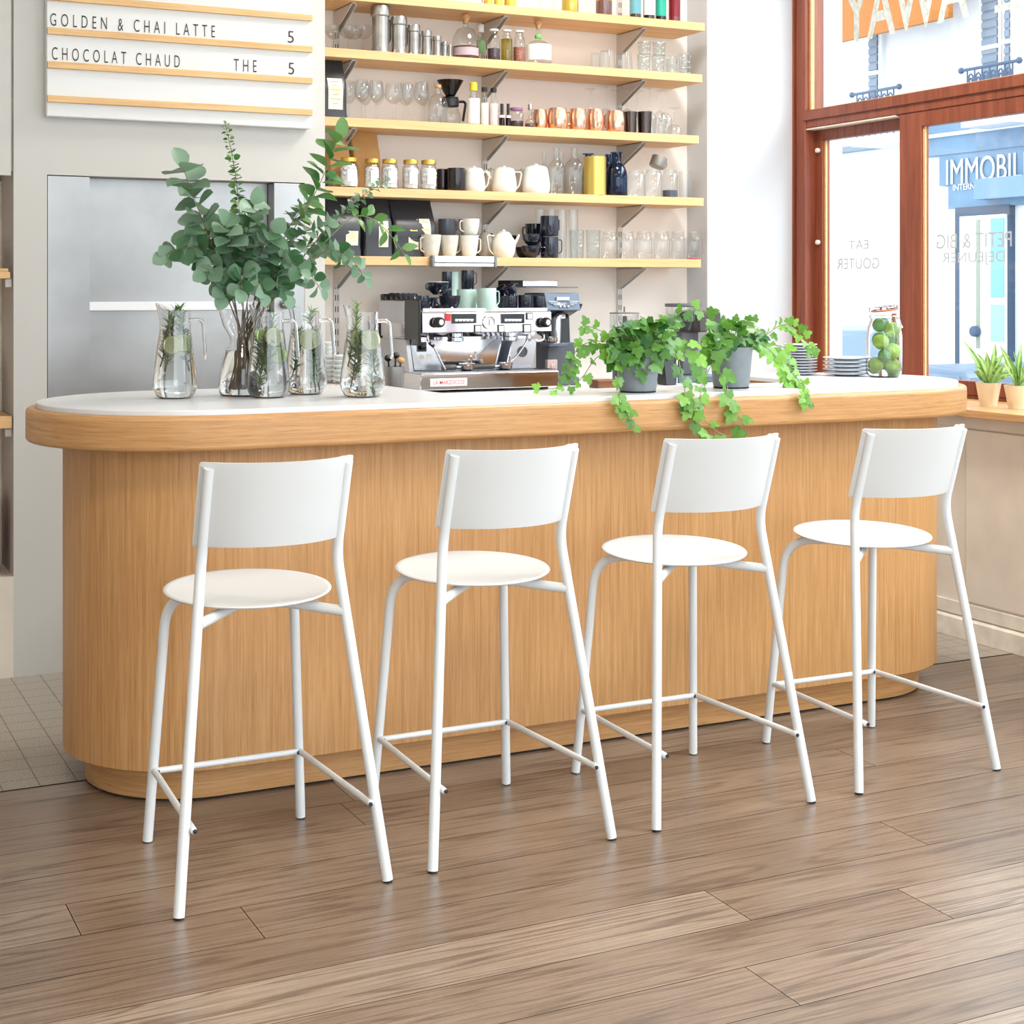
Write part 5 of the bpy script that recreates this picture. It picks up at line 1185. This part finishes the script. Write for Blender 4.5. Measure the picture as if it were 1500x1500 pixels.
branch((330, 182), (352, 330), VY + .04, 36, .036, .036, 'tall upright eucalyptus branch with small stacked round leaves', seed=1, grow=.62, t0=.2, mat=M_eucd, spread=1.2)
branch((268, 246), (310, 355), VY - .03, 10, .066, .066, 'eucalyptus branch rising to the upper left with a big leaf cluster at its tip', seed=2, grow=-.1, t0=.25)
branch((243, 374), (300, 372), VY - .04, 10, .066, .066, 'eucalyptus branch reaching low to the left', seed=3, grow=.25)
branch((494, 205), (440, 320), VY - .02, 11, .078, .048, 'green long leaved branch arching to the upper right before the shelves', kind='long', mat=M_eucd, seed=4, grow=-.1, t0=.3)
branch((566, 264), (470, 345), VY + .03, 20, .036, .034, 'thin eucalyptus branch with tiny leaves pointing right towards the jars', seed=5, grow=.5, t0=.3)
branch((592, 372), (505, 326), VY - .02, 8, .058, .030, 'sparse branch drooping to the far right before the coffee bags', kind='long', mat=M_eucd, seed=6, grow=.15, t0=.42)
branch((535, 408), (470, 372), VY - .05, 10, .050, .046, 'eucalyptus branch drooping to the right over the pitchers', seed=7, grow=.2)
branch((480, 330), (420, 365), VY - .08, 10, .050, .048, 'eucalyptus branch in the right middle of the bouquet', seed=8, grow=.2)
branch((372, 300), (360, 370), VY - .09, 9, .068, .068, 'eucalyptus branch in the centre of the bouquet', seed=9, grow=.1)
branch((330, 330), (345, 385), VY - .10, 9, .066, .066, 'eucalyptus branch in the left middle of the bouquet', seed=10, grow=.1)
branch((400, 340), (378, 390), VY - .11, 9, .066, .064, 'eucalyptus branch at the front of the bouquet', seed=11, grow=.1)
branch((440, 395), (400, 385), VY - .11, 9, .052, .050, 'eucalyptus branch low at the right front of the bouquet', seed=12, grow=.15)
branch((300, 400), (335, 400), VY - .09, 8, .054, .054, 'eucalyptus branch low at the left front of the bouquet', seed=13, grow=.1)
branch((385, 430), (372, 405), VY - .12, 7, .052, .052, 'eucalyptus branch hanging over the front rim of the vase', seed=14, grow=.1, t0=.3)
branch((455, 300), (420, 340), VY + .10, 10, .046, .044, 'eucalyptus branch at the back of the bouquet on the right', seed=15, grow=.2)
branch((350, 345), (352, 390), VY + .10, 9, .066, .064, 'eucalyptus branch at the back of the bouquet in the middle', seed=16, grow=.1)
branch((470, 425), (420, 395), VY - .03, 9, .050, .046, 'grey green branch low at the right of the vase rim', seed=17, grow=.2)
branch((326, 432), (338, 412), VY - .08, 7, .058, .058, 'eucalyptus branch drooping over the left rim of the vase', seed=18, grow=.1, t0=.25)
branch((418, 432), (396, 412), VY - .10, 7, .058, .058, 'eucalyptus branch drooping over the right rim of the vase', seed=19, grow=.1, t0=.25)
branch((352, 424), (356, 404), VY - .13, 6, .056, .056, 'short eucalyptus branch at the front of the vase rim', seed=20, grow=.1, t0=.25)
branch((505, 380), (440, 370), VY + .06, 10, .050, .046, 'grey green branch at the back right of the bouquet', seed=21, grow=.15)
branch((300, 335), (330, 375), VY + .05, 9, .058, .058, 'eucalyptus branch at the back left of the bouquet', seed=22, grow=.1)
# ivy in grey pots
def ivy_pot(px, py, wpx, hpx, lab, seed, vines, crown):
    loc = onbar(px, py); k = (loc.x * math.sin(YAW) + loc.y * math.cos(YAW)) / FPX; r = wpx / 2 * k; H = hpx * k
    t = thing('ivy_plant', lab, 'plant', loc, 0, 'potted ivy on the bar')
    mp_ = simple('grey_pot', (122, 128, 132), .5, var=.03, vscale=30)
    MB().lathe([(0, .004), (r * .80, .004), (r * .83, .012), (r * .97, H * .9), (r, H), (r * .95, H), (r * .93, H * .85), (0, H * .85)], 36).build('pot', mp_, t, angle=40)
    MB().lathe(rcyl(r * .81, .005, .001), 30, c=(0, 0, 0)).build('pot_foot', M_dark, t)
    MB().lathe([(0, H * .9), (r * .92, H * .87)], 24).build('soil', simple('potting_soil', (52, 40, 32), .9), t)
    rnd = random.Random(seed); lv = Leaves(); st = MB()
    def vine(P, n, L0, L1, hang, bright):
        st.tube(P, .0013, 5)
        for i in range(n):
            tt = .06 + .94 * (i + .5) / n; p, d = path_at(P, min(tt, .999))
            side = Vector((-d.z, 0, d.x)); side = side.normalized() if side.length > 1e-4 else Vector((1, 0, 0))
            sg = 1 if i % 2 else -1
            dd = side * sg * .8 + d * .3 + Vector((0, -.35, -.55 if hang else rnd.uniform(-.4, .5))) + Vector((rnd.uniform(-.4, .4), rnd.uniform(-.4, .2), rnd.uniform(-.3, .3)))
            nn = Vector((rnd.uniform(-.35, .35), -1, .45 + rnd.uniform(-.3, .3)))
            L = (L0 + (L1 - L0) * tt) * rnd.uniform(.75, 1.15); b = p + dd.normalized() * .008
            st.tube([p, b], .0007, 4)
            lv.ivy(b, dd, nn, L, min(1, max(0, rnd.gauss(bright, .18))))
    for pts, Ys, n, L0, L1, hang, br in vines:
        W = []; yi = iter(Ys)
        for a, b in pts:
            if b == 'e': W += [Vector((atx(a, 3.955), 3.955, 1.076)) - loc, Vector((atx(a, 3.926), 3.926, 1.046)) - loc]
            else: W.append(pt(a, b, next(yi)) - loc)
        P = [Vector((rnd.uniform(-.2, .2) * r, rnd.uniform(-.2, .2) * r, H * .9))] + W
        S = []
        for i in range(len(P) - 1):
            p0 = P[max(i - 1, 0)]; p1 = P[i]; p2 = P[i + 1]; p3 = P[min(i + 2, len(P) - 1)]
            for j in range(5):
                u = j / 5; S.append(.5 * ((2 * p1) + (p2 - p0) * u + (2 * p0 - 5 * p1 + 4 * p2 - p3) * u * u + (3 * p1 - p0 - 3 * p2 + p3) * u ** 3))
        S.append(P[-1]); vine(S, n, L0, L1, hang, br)
    for (cx_, cy_, ax, ay, n, br) in crown:
        for i in range(n):
            a = rnd.uniform(0, 6.28); q = math.sqrt(rnd.random()); yy = loc.y + rnd.uniform(-.09, .07)
            p = pt(cx_ + ax * q * math.cos(a), cy_ + ay * q * math.sin(a), yy) - loc
            dd = Vector((math.cos(a) * .8 + rnd.uniform(-.4, .4), -.4 + rnd.uniform(-.4, .3), -math.sin(a) * .6 - .3)); nn = Vector((rnd.uniform(-.5, .5), -.8, .7 + rnd.uniform(-.4, .4)))
            st.tube([Vector((p.x * .3, p.y * .3, H * .88)), p * .7 + Vector((0, 0, H * .3)), p], .0008, 4)
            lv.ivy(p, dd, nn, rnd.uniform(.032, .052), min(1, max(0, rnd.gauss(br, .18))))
    st.build('vines', M_gstem, t); lv.build('foliage', M_ivy, t)
YB = 4.14
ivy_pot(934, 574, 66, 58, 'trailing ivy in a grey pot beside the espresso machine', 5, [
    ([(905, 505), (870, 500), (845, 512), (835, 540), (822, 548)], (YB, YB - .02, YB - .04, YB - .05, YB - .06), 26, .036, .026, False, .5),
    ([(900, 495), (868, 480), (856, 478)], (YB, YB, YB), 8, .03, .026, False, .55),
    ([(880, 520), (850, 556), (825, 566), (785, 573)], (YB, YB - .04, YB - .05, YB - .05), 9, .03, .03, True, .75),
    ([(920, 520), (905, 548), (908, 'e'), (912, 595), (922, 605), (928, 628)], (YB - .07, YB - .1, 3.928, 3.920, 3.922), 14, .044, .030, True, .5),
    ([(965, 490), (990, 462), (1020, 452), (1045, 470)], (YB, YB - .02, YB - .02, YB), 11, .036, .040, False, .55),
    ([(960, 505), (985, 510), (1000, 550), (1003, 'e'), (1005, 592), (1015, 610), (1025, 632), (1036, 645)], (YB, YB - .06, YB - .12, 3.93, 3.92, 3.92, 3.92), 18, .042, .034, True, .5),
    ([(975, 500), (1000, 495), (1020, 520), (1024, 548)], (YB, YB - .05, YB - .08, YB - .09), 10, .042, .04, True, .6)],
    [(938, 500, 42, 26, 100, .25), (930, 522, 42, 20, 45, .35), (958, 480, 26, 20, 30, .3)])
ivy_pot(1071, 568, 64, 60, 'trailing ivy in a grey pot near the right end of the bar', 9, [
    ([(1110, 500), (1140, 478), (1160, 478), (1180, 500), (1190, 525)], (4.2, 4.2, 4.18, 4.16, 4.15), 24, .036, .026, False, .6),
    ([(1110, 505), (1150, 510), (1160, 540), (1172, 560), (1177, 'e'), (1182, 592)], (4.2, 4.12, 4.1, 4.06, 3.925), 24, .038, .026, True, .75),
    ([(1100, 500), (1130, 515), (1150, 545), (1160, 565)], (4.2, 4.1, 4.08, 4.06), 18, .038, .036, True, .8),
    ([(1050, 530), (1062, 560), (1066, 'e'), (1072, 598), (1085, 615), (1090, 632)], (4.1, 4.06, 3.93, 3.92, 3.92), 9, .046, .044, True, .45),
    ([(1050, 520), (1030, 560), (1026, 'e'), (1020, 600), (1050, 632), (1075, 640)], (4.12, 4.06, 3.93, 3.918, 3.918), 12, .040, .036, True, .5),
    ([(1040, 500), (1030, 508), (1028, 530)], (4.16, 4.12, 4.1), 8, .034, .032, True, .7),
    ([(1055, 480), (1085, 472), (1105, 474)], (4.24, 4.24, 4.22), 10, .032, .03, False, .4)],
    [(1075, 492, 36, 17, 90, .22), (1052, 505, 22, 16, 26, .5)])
# plates
M_plate = simple('grey_stoneware_plate', (196, 204, 212), .3)
def bstack(px0, px1, top, pcx, py, n, lab, group):
    c = onbar(pcx, py); stack(px0, px1, top, py, c.y, n, lab, group, name='plate', m=M_plate, cat='plate', z0=TZ + .0002)
bstack(1206, 1275, 522, 1240, 550, 5, 'grey stoneware plate in the low stack left of the lime jar, %s from below', 'low plate stack')
bstack(1148, 1197, 503, 1172, 549, 11, 'small grey plate in the tall stack behind the right ivy, %s from below', 'tall plate stack')
# jar of limes
jl = onbar(1295, 552); kj = (jl.x * math.sin(YAW) + jl.y * math.cos(YAW)) / FPX
lj = thing('clip_top_jar', 'open clip top glass jar full of limes at the right bar end', 'jar', jl)
jp = [(a * kj, b * kj) for a, b in ((19, 0), (24, 3), (26, 9), (26, 60), (24, 72), (20.5, 82), (20, 86), (21.5, 87), (21.5, 93))]
MB().lathe(cup(jp, .0028), 36).build('glass_body', M_pglass, lj, angle=70)
MB().lathe([(0, .0034)] + [(a - .0034, max(b, .0034)) for a, b in jp[:3]] + [(26 * kj - .0034, 12 * kj), (0, 12 * kj)], 36).build('water', M_water, lj, angle=70)
zr = 89 * kj; rw = 22.6 * kj; ring = [(rw * math.cos(a), rw * math.sin(a), zr) for a in [2 * PI * i / 32 for i in range(32)]]
MB().tube(ring, .0013, 6, closed=True).tube(fillet([(rw, 0, zr), (rw + .012, 0, zr - .004), (rw + .026, 0, zr - .045)], .006), .0022, 6).tube(fillet([(rw, .006, zr), (rw + .018, .006, zr - .018), (rw + .030, 0, zr - .042)], .006), .0016, 6).tube([(-rw, 0, zr), (-rw - .01, 0, zr + .004), (-rw - .006, 0, zr + .02)], .0022, 6).build('wire_bail', M_chrome, lj)
TL = Matrix.Translation((-.002, 0, 99 * kj)) @ Matrix.Rotation(R(-7), 4, 'Y')
ld = MB().lathe([(0, .002), (20 * kj, .002), (21.5 * kj, .006), (20 * kj, .012), (0, .014)], 32, M=TL).build('glass_lid', M_pglass, lj)
MB().lathe([(17 * kj, .001), (21.3 * kj, .001), (21.8 * kj, -.004), (20.4 * kj, -.0055), (17 * kj, -.004)], 32, M=TL).build('rubber_seal', simple('orange_rubber', (190, 104, 66), .5), ld)
M_lime = simple('lime_skin', (142, 182, 62), .32, var=.22, vscale=14, bump=.25, bscale=500)
M_limed = simple('dark_lime_skin', (78, 132, 54), .32, var=.18, vscale=14, bump=.25, bscale=500)
first = {}
for i, (x, y, z, r, m) in enumerate(((-11, 5, 16, 11.5, 0), (12, -2, 15, 12, 0), (2, 12, 17, 10, 1), (-7, -9, 30, 9.5, 1), (7, -10, 36, 12.2, 0), (16, 6, 31, 9, 1), (-9, -4, 50, 12, 0), (13, -1, 53, 11, 1), (0, 11, 52, 11, 1), (8, -9, 67, 11.5, 0), (-7, 2, 74, 10.5, 1), (6, 9, 76, 9, 1))):
    mm = M_limed if m else M_lime
    prof = [(0, -1.1), (.12, -1.06), (.5, -.88), (.86, -.5), (1, 0), (.86, .5), (.5, .88), (.16, 1.04), (.1, 1.1), (0, 1.12)]
    o = MB().lathe([(a * r * kj, b * r * kj) for a, b in prof], 22).build('lime', mm, loc=jl + Vector((x * kj, y * kj, (z + 2) * kj)), rot=(R(70 + 20 * math.sin(i * 2.1)), R(35 * i), R(47 * i)), angle=80)
    tag(o, '%s green lime in the glass jar, %s counted from the bottom' % ('dark' if m else 'bright', ('first', 'second', 'third', 'fourth', 'fifth', 'sixth', 'seventh', 'eighth', 'ninth', 'tenth', 'eleventh', 'twelfth')[i]), 'lime', 'limes in the clip top jar')
tag(MB().box(-.1, .1, -.07, .07, 0, .012).build('chopping_board', simple('white_board', (232, 232, 234), .4), loc=(atx(1150, 4.77), 4.77, TZ), bevel=.003), 'white board lying behind the right ivy at the bar notch', 'board') if False else None
# plants on the window board
def sill_plant(px, py, Y, wpx, hpx, lab, seed, tips):
    X = 4.40; Yp = aty(px, X); loc = Vector((X, Yp, .9156)); k = (loc.x * math.sin(YAW) + loc.y * math.cos(YAW)) / FPX; r = wpx / 2 * k; H = hpx * k
    t = thing('striped_house_plant', lab, 'plant', loc, 0, 'potted plants on the window board')
    MB().lathe([(0, 0), (r * .66, 0), (r * .66, H * .07), (r * .69, H * .10), (r * .97, H * .94), (r, H), (r * .95, H), (r * .93, H * .88), (0, H * .88)], 32).build('pot', simple('cream_metal_pot', (228, 218, 196), .3, .35), t, angle=30)
    MB().lathe([(0, H * .9), (r * .92, H * .885)], 20).build('soil', simple('dark_soil', (60, 50, 40), .9), t)
    rnd = random.Random(seed); lv = Leaves(); st = MB()
    for (ax, ay, q) in tips:
        e = Vector((atx(px + ax, Yp) - loc.x, (q) * .05, atz(px + ax, py - ay, Y=Yp) - loc.z))
        b = Vector((rnd.uniform(-.2, .2) * r, rnd.uniform(-.2, .2) * r, H * .88))
        m = b.lerp(e, .5) + Vector((0, 0, .025)); P = bez(b, m, e, 8)
        w = rnd.uniform(.028, .038)
        pr = [.18, .35, .75, 1, .95, .8, .55, .3, .03]; sd = Vector((.6, -.8, 0)).cross(Vector((0, 0, 1)))
        vs = []; tw = rnd.uniform(-.5, .5)
        for p, ww in zip(P, pr):
            d = (e - b).normalized(); s = d.cross(Vector((math.sin(tw), -1, .3))).normalized(); nn = s.cross(d)
            for u in (-1, -.33, .33, 1): vs.append(p + s * (u * w * ww / 2) + nn * (abs(u) * w * .18 * ww))
        fs = []; tt = []
        for i in range(len(P) - 1):
            for c in range(3): fs.append((4 * i + c, 4 * i + c + 1, 4 * i + 5 + c, 4 * i + 4 + c)); tt.append(.7 if c == 1 else rnd.uniform(.05, .5))
        lv.mb.add(vs, fs); lv.t += tt
    lv.build('foliage', M_var, t)
tips = [(-38, 95, 0), (-24, 76, -.5), (-14, 70, .4), (14, 92, .3), (20, 82, -.4), (24, 72, .5), (-28, 56, -.6), (30, 58, -.2), (4, 78, .6), (-6, 62, -.9), (12, 60, -.9), (26, 46, -.8), (-18, 48, .3)]
sill_plant(1448, 593, 0, 37, 34, 'green striped leafy plant in a cream metal pot nearest the bar', 3, tips)
tips2 = [(-26, 92, 0), (-30, 70, -.5), (-12, 80, .4), (10, 96, .3), (22, 88, -.4), (26, 66, .5), (-22, 54, -.6), (30, 52, -.2), (2, 84, .6), (-6, 62, -.9), (12, 64, -.9)]
sill_plant(1490, 598, 0, 38, 34, 'green striped leafy plant in a cream metal pot at the right picture edge', 4, tips2)
# ------------------------------------------------------------------ the street outside
FX = 12.0
def fy(px, X=FX): return aty(px, X)
def fz(px, py, X=FX): return atz(px, py, X=X)
M_fac = simple('pale_render', (226, 227, 230), .8)
M_blue = simple('blue_paint', (108, 136, 162), .6, var=.05, vscale=3)
M_dblue = simple('slate_blue_paint', (62, 80, 102), .5)
M_shut = simple('grey_blue_shutter', (120, 132, 148), .6)
M_iron = simple('blue_grey_iron', (70, 88, 114), .6)
M_street = simple('pale_asphalt', (176, 178, 182), .9, var=.05, vscale=2)
M_signw = simple('white_sign', (240, 241, 244), .5)
struct('road', MB().box(4.9, 12.5, -6, 34, -.4, -.2), M_street)
struct('wall_facade', MB().box(FX, 12.6, -6, 34, -.2, 6.2), M_fac)
def win_out(pa, pb, py_top, py_bot, lab, bars, X=FX):
    ya, yb_ = fy(pb), fy(pa); pm = (pa + pb) / 2; z0, z1 = fz(pm, py_bot), fz(pm, py_top)
    t = thing('shuttered_window', lab, 'window', (X, (ya + yb_) / 2, z0)); hw = (yb_ - ya) / 2; h = z1 - z0
    MB().box(-.06, .0, -hw - .06, hw + .06, -.05, h + .05).build('surround', M_fac, t)
    s = MB(); n = int(h / .09)
    for k in range(n): s.box(-.085, -.0605, -hw, hw, k * h / n, (k + .72) * h / n)
    s.box(-.07, -.0602, -hw, hw, 0, h); s.build('shutter', M_shut, t)
    for b in bars: MB().box(-.10, -.06, -hw - .02, hw + .02, fz(pm, b + 3) - z0, fz(pm, b - 3) - z0).build('cross_bar', M_fac, t)
win_out(1280, 1292, 45, 150, 'narrow shuttered window above the left balcony across the street', (108,))
win_out(1446, 1468, -60, 130, 'grey shuttered window above the right balcony across the street', (70,))
win_out(1479, 1486, -60, 130, 'slim grey shutter beside the right window across the street', (62,))
def balcony(pa, pb, ya_, yb2, drop, lab, seed):
    X = FX - .45; y1, y0 = aty(pa, X), aty(pb, X); zt = atz((pa + pb) / 2, (ya_ + yb2) / 2, X=X)
    t = thing('iron_balcony', lab, 'balcony', (X, (y0 + y1) / 2, zt - .52)); hw = (y1 - y0) / 2
    Hb = .52
    MB().tube([(0, -hw, Hb), (0, hw, Hb)], .018, 8).ball((0, -hw, Hb), .035, 8).ball((0, hw, Hb), .035, 8).build('handrail', M_iron, t)
    g = MB(); n = 7
    for k in range(n):
        y = -hw * .78 + 2 * hw * .78 * k / (n - 1); g.tube([(0, y, .0), (0, y, Hb)], .010, 6)
        if k < n - 1:
            c = y + hw * .78 / (n - 1); rr = hw * .66 / (n - 1)
            for zc in (.14, .38):
                g.tube([(0, c + rr * (1 - a / 14) * math.cos(a), zc + .1 * (1 - a / 14) * math.sin(a)) for a in [i * .55 for i in range(20)]], .010, 5)
    g.tube([(0, -hw * .8, .03), (0, hw * .8, .03)], .012, 6)
    g.build('scrollwork', M_iron, t)
    MB().box(-.06, .448, -hw * .85, hw * .85, -.10, 0).build('slab', M_fac, t)
balcony(1248, 1317, 140, 126, 20, 'left scrolled iron balcony on the white house across the street', 1)
balcony(1408, 1493, 105, 87, 26, 'right scrolled iron balcony on the white house across the street', 2)
# orange hanging sign behind the upper pane
X = 11.5; y1, y0 = aty(1215, X), aty(1396, X); zt = 4.9; zb = atz(1215, 67, X=X)
os_ = thing('orange_awning', 'orange shop awning across the street behind the painted letters', 'awning', (X, (y0 + y1) / 2, zb)); hw = (y1 - y0) / 2
M_or = simple('orange_canvas', (166, 96, 16), .7)
MB().box(-.06, .0, -hw, hw, 0, .82).build('valance', M_or, os_)
MB().box(-.065, -.06, hw * .79, hw * .8, 0, .82).build('seam', simple('orange_seam', (124, 66, 20), .7), os_)
MB().box(-.05, .0, -hw, hw, .82, 1.3).build('top_band', M_dblue, os_)
MB().box(0, .5, -hw, hw, .6, .7).build('fixing', M_dblue, os_)
# estate agent's shop
sf = thing('shop_front', 'pale blue shop front with white letters across the street', 'shop front', (FX, fy(1450), -.2))
def sp(name, pa, pb, ytop, ybot, m, d0=.0, d1=.06, at_px=None):
    pm = at_px or (pa + pb) / 2; ya, yb_ = fy(pb), fy(pa)
    return MB().box(-d1, -d0, ya - fy(1450), yb_ - fy(1450), fz(pm, ybot) + .2, fz(pm, ytop) + .2).build(name, m, sf)
sp('upper_fascia', 1357, 1600, 172, 222, M_blue, .0, .10, 1440)
sp('fascia_moulding', 1357, 1600, 190, 195, M_signw, .1, .14, 1440)
sp('sign_panel', 1384, 1600, 222, 268, M_blue, .0, .08, 1440)
sp('lower_fascia', 1396, 1600, 266, 304, M_blue, .0, .07, 1440)
sp('roller_blind', 1452, 1600, 262, 292, M_dblue if False else simple('blue_blind', (122, 148, 180), .7), .07, .25, 1470)
sp('pilaster', 1398, 1408, 304, 640, M_signw, .0, .06, 1404)
sp('door_frame', 1407, 1487, 302, 640, M_dblue, .0, .08, 1446)
sp('door_panel', 1418, 1484, 316, 640, M_signw, .08, .12, 1446)
sp('door_gap', 1443, 1448, 322, 510, simple('grey_green_gap', (150, 156, 140), .6), .12, .13, 1446)
sp('door_glass', 1464.5, 1484, 320, 436, simple('sky_blue_glass', (120, 172, 222), .3), .12, .13, 1474)
sp('door_glass', 1464.5, 1484, 446, 500, simple('sky_blue_glass', (150, 186, 222), .3), .12, .13, 1474)
MB().lathe(rcyl(.06, .08, .02), 16, M=Matrix.Translation((-.12, fy(1444.5) - fy(1450), fz(1444.5, 485) + .2)) @ Matrix.Rotation(R(-90), 4, 'Y')).build('door_knob', M_iron, sf)
FACE_NEG_X = Matrix(((0, 0, -1, 0), (-1, 0, 0, 0), (0, 1, 0, 0), (0, 0, 0, 1)))     # text that faces -x, reading towards -y
def wlet(body, pa, pb, ytop, ybot, d, m):
    pm = (pa + pb) / 2; yl = fy(pa, FX - d); yr = fy(pb, FX - d); zb, ztp = atz(pm, ybot, X=FX - d), atz(pm, ytop, X=FX - d)
    o = label_fit('lettering', body, m, yl - yr, ztp - zb, Matrix.Translation((-d, yl - fy(1450), zb + .2)) @ FACE_NEG_X, sf)
    return o
wlet('IMMOBILIER', 1386, 1540, 226, 264, .1, M_signw)
wlet('INTERNATIO', 1396, 1450, 268, 277, .09, M_signw)
# facade cornice lines and a parked car seen through the left sash
struct('trim_3', MB().box(FX - .12, FX, fy(1358), fy(1190), fz(1260, 222), fz(1260, 214)), M_shut)
def car(pa, pb, pyt, pyb, X, lab, c):
    y1, y0 = aty(pa, X), aty(pb, X); L = y1 - y0; pm = (pa + pb) / 2; zt = atz(pm, pyt, X=X); H = zt + .2
    t = thing('parked_car', lab, 'car', (X, (y0 + y1) / 2, -.2)); m = simple('car_paint', c, .3, .2)
    pr = [(-.5, .25), (-.5, .52), (-.46, .60), (-.30, .66), (-.18, .97), (.2, 1.0), (.36, .68), (.48, .6), (.5, .5), (.5, .25)]
    MB().add([(-.75, a * L, b * H) for a, b in pr] + [(.75, a * L, b * H) for a, b in pr], [tuple(range(10)), tuple(reversed(range(10, 20)))] + [(k, k + 10, (k + 1) % 10 + 10, (k + 1) % 10) for k in range(10)]).build('body', m, t, bevel=.06)
    MB().add([(-.765, a * L, b * H) for a, b in ((-.26, .68), (-.17, .93), (.18, .95), (.31, .69))], [(0, 1, 2, 3)]).build('side_window', simple('car_glass', (96, 116, 138), .1), t, solid=.02)
    for a in (-.3, .3): MB().lathe([(0, -.1), (.26, -.1), (.33, -.06), (.33, .06), (.26, .1), (0, .1)], 24, M=Matrix.Translation((-.68, a * L, .33)) @ Matrix.Rotation(R(90), 4, 'Y')).build('wheel', simple('tyre', (60, 64, 72), .8), t)
car(1150, 1296, 478, 560, 9.6, 'grey blue parked car seen through the narrow left sash', (130, 150, 170))
car(1405, 1580, 532, 600, 8.6, 'dark grey parked car behind the potted plants', (96, 112, 132))
# painted lettering on the panes, seen from behind
MIR = Matrix(((0, 0, 1, 0), (-1, 0, 0, 0), (0, 1, 0, 0), (0, 0, 0, 1)))
M_chalk = simple('window_paint', (190, 198, 194), .8, var=.12, vscale=40)
M_faint = simple('frosted_letter', (176, 180, 182), .8)
def pane_text(body, pa, pb, pyt_, pyb_, x, m, flip, off=0.0, tilt=0.0):
    yl, yr = aty(pa, x), aty(pb, x); pm = (pa + pb) / 2; zb, zt_ = atz(pm, pyb_, X=x), atz(pm, pyt_, X=x)
    if flip: M = Matrix.Translation((x, yr, zb)) @ Matrix(((0, 0, 1, 0), (1, 0, 0, 0), (0, 1, 0, 0), (0, 0, 0, 1)))
    else: M = Matrix.Translation((x, yl, zb)) @ FACE_NEG_X
    return label_fit('window_lettering', body, m, yl - yr, zt_ - zb, M, win, offset=off)
pane_text('YAWA', 1236, 1420, -42, 46, WX + .0305, M_chalk, False, .018)
MB().box(WX + .029, WX + .031, aty(1487, WX), aty(1449, WX), atz(1468, 14, X=WX), atz(1468, 3, X=WX)).build('painted_dash', M_chalk, win)
pane_text('PETIT & BIG', 1372, 1482, 341, 363, WX + .0175, M_faint, True)
pane_text('DEJEUNER', 1380, 1472, 369, 389, WX + .0175, M_faint, True)
pane_text('EAT', 1243, 1272, 352, 365, WX + .0645, M_faint, True)
pane_text('GOUTER', 1226, 1288, 378, 394, WX + .0645, M_faint, True)
# ------------------------------------------------------------------ light
struct('wall_unseen_front', MB().box(-3.1, -.9, -.75, -.6, 0, 3.6).box(-.9, 4.9, -.75, -.6, 3.0, 3.6), M_wall)  # unseen wall added behind the camera, its opening placed to steer the daylight
w = bpy.data.worlds.new('sky'); scene.world = w; w.use_nodes = True
nt = w.node_tree; bg = nt.nodes['Background']
# hazy sky, brightest around the veiled sun high over the street
tc = ND(nt, 'ShaderNodeTexCoord'); dt = ND(nt, 'ShaderNodeVectorMath', operation='DOT_PRODUCT'); dt.inputs[1].default_value = Vector((.72, -.42, .60)).normalized()
nt.links.new(tc.outputs['Generated'], dt.inputs[0])
mx_ = ND(nt, 'ShaderNodeMath', operation='MAXIMUM'); mx_.inputs[1].default_value = 0.0; nt.links.new(dt.outputs['Value'], mx_.inputs[0])
pw_ = ND(nt, 'ShaderNodeMath', operation='POWER'); pw_.inputs[1].default_value = 14.0; nt.links.new(mx_.outputs[0], pw_.inputs[0])
ma_ = ND(nt, 'ShaderNodeMath', operation='MULTIPLY_ADD'); ma_.inputs[1].default_value = 22.0; ma_.inputs[2].default_value = 3.6; nt.links.new(pw_.outputs[0], ma_.inputs[0])
nt.links.new(ma_.outputs[0], bg.inputs[1]); bg.inputs[0].default_value = (.85, .935, 1.0, 1)
for nm, x, y, e, c in (('fill_light', 0.2, 1.9, 38, (1, .88, .73)), ('fill_light', 3.75, 2.7, 38, (.97, .98, 1)), ('fill_light', 1.8, .7, 20, (1, .94, .86)), ('fill_light', 3.2, 4.9, 70, (1, .95, .89))):  # unseen fill lamps added under the ceiling to brighten floor, bar and niche
    ld = bpy.data.lights.new(nm, 'AREA'); ld.shape = 'DISK'; ld.size = .7; ld.energy = e; ld.color = c
    lo = bpy.data.objects.new(nm, ld); COL.objects.link(lo); lo.location = (x, y, 3.58)
vs = scene.view_settings
scene.display_settings.display_device = 'sRGB'
vs.view_transform = 'Standard'; vs.look = 'None'; vs.gamma = 1.0; vs.exposure = 0.02; vs.use_curve_mapping = False
scene.cycles.max_bounces = 10; scene.cycles.transparent_max_bounces = 40; scene.cycles.transmission_bounces = 12
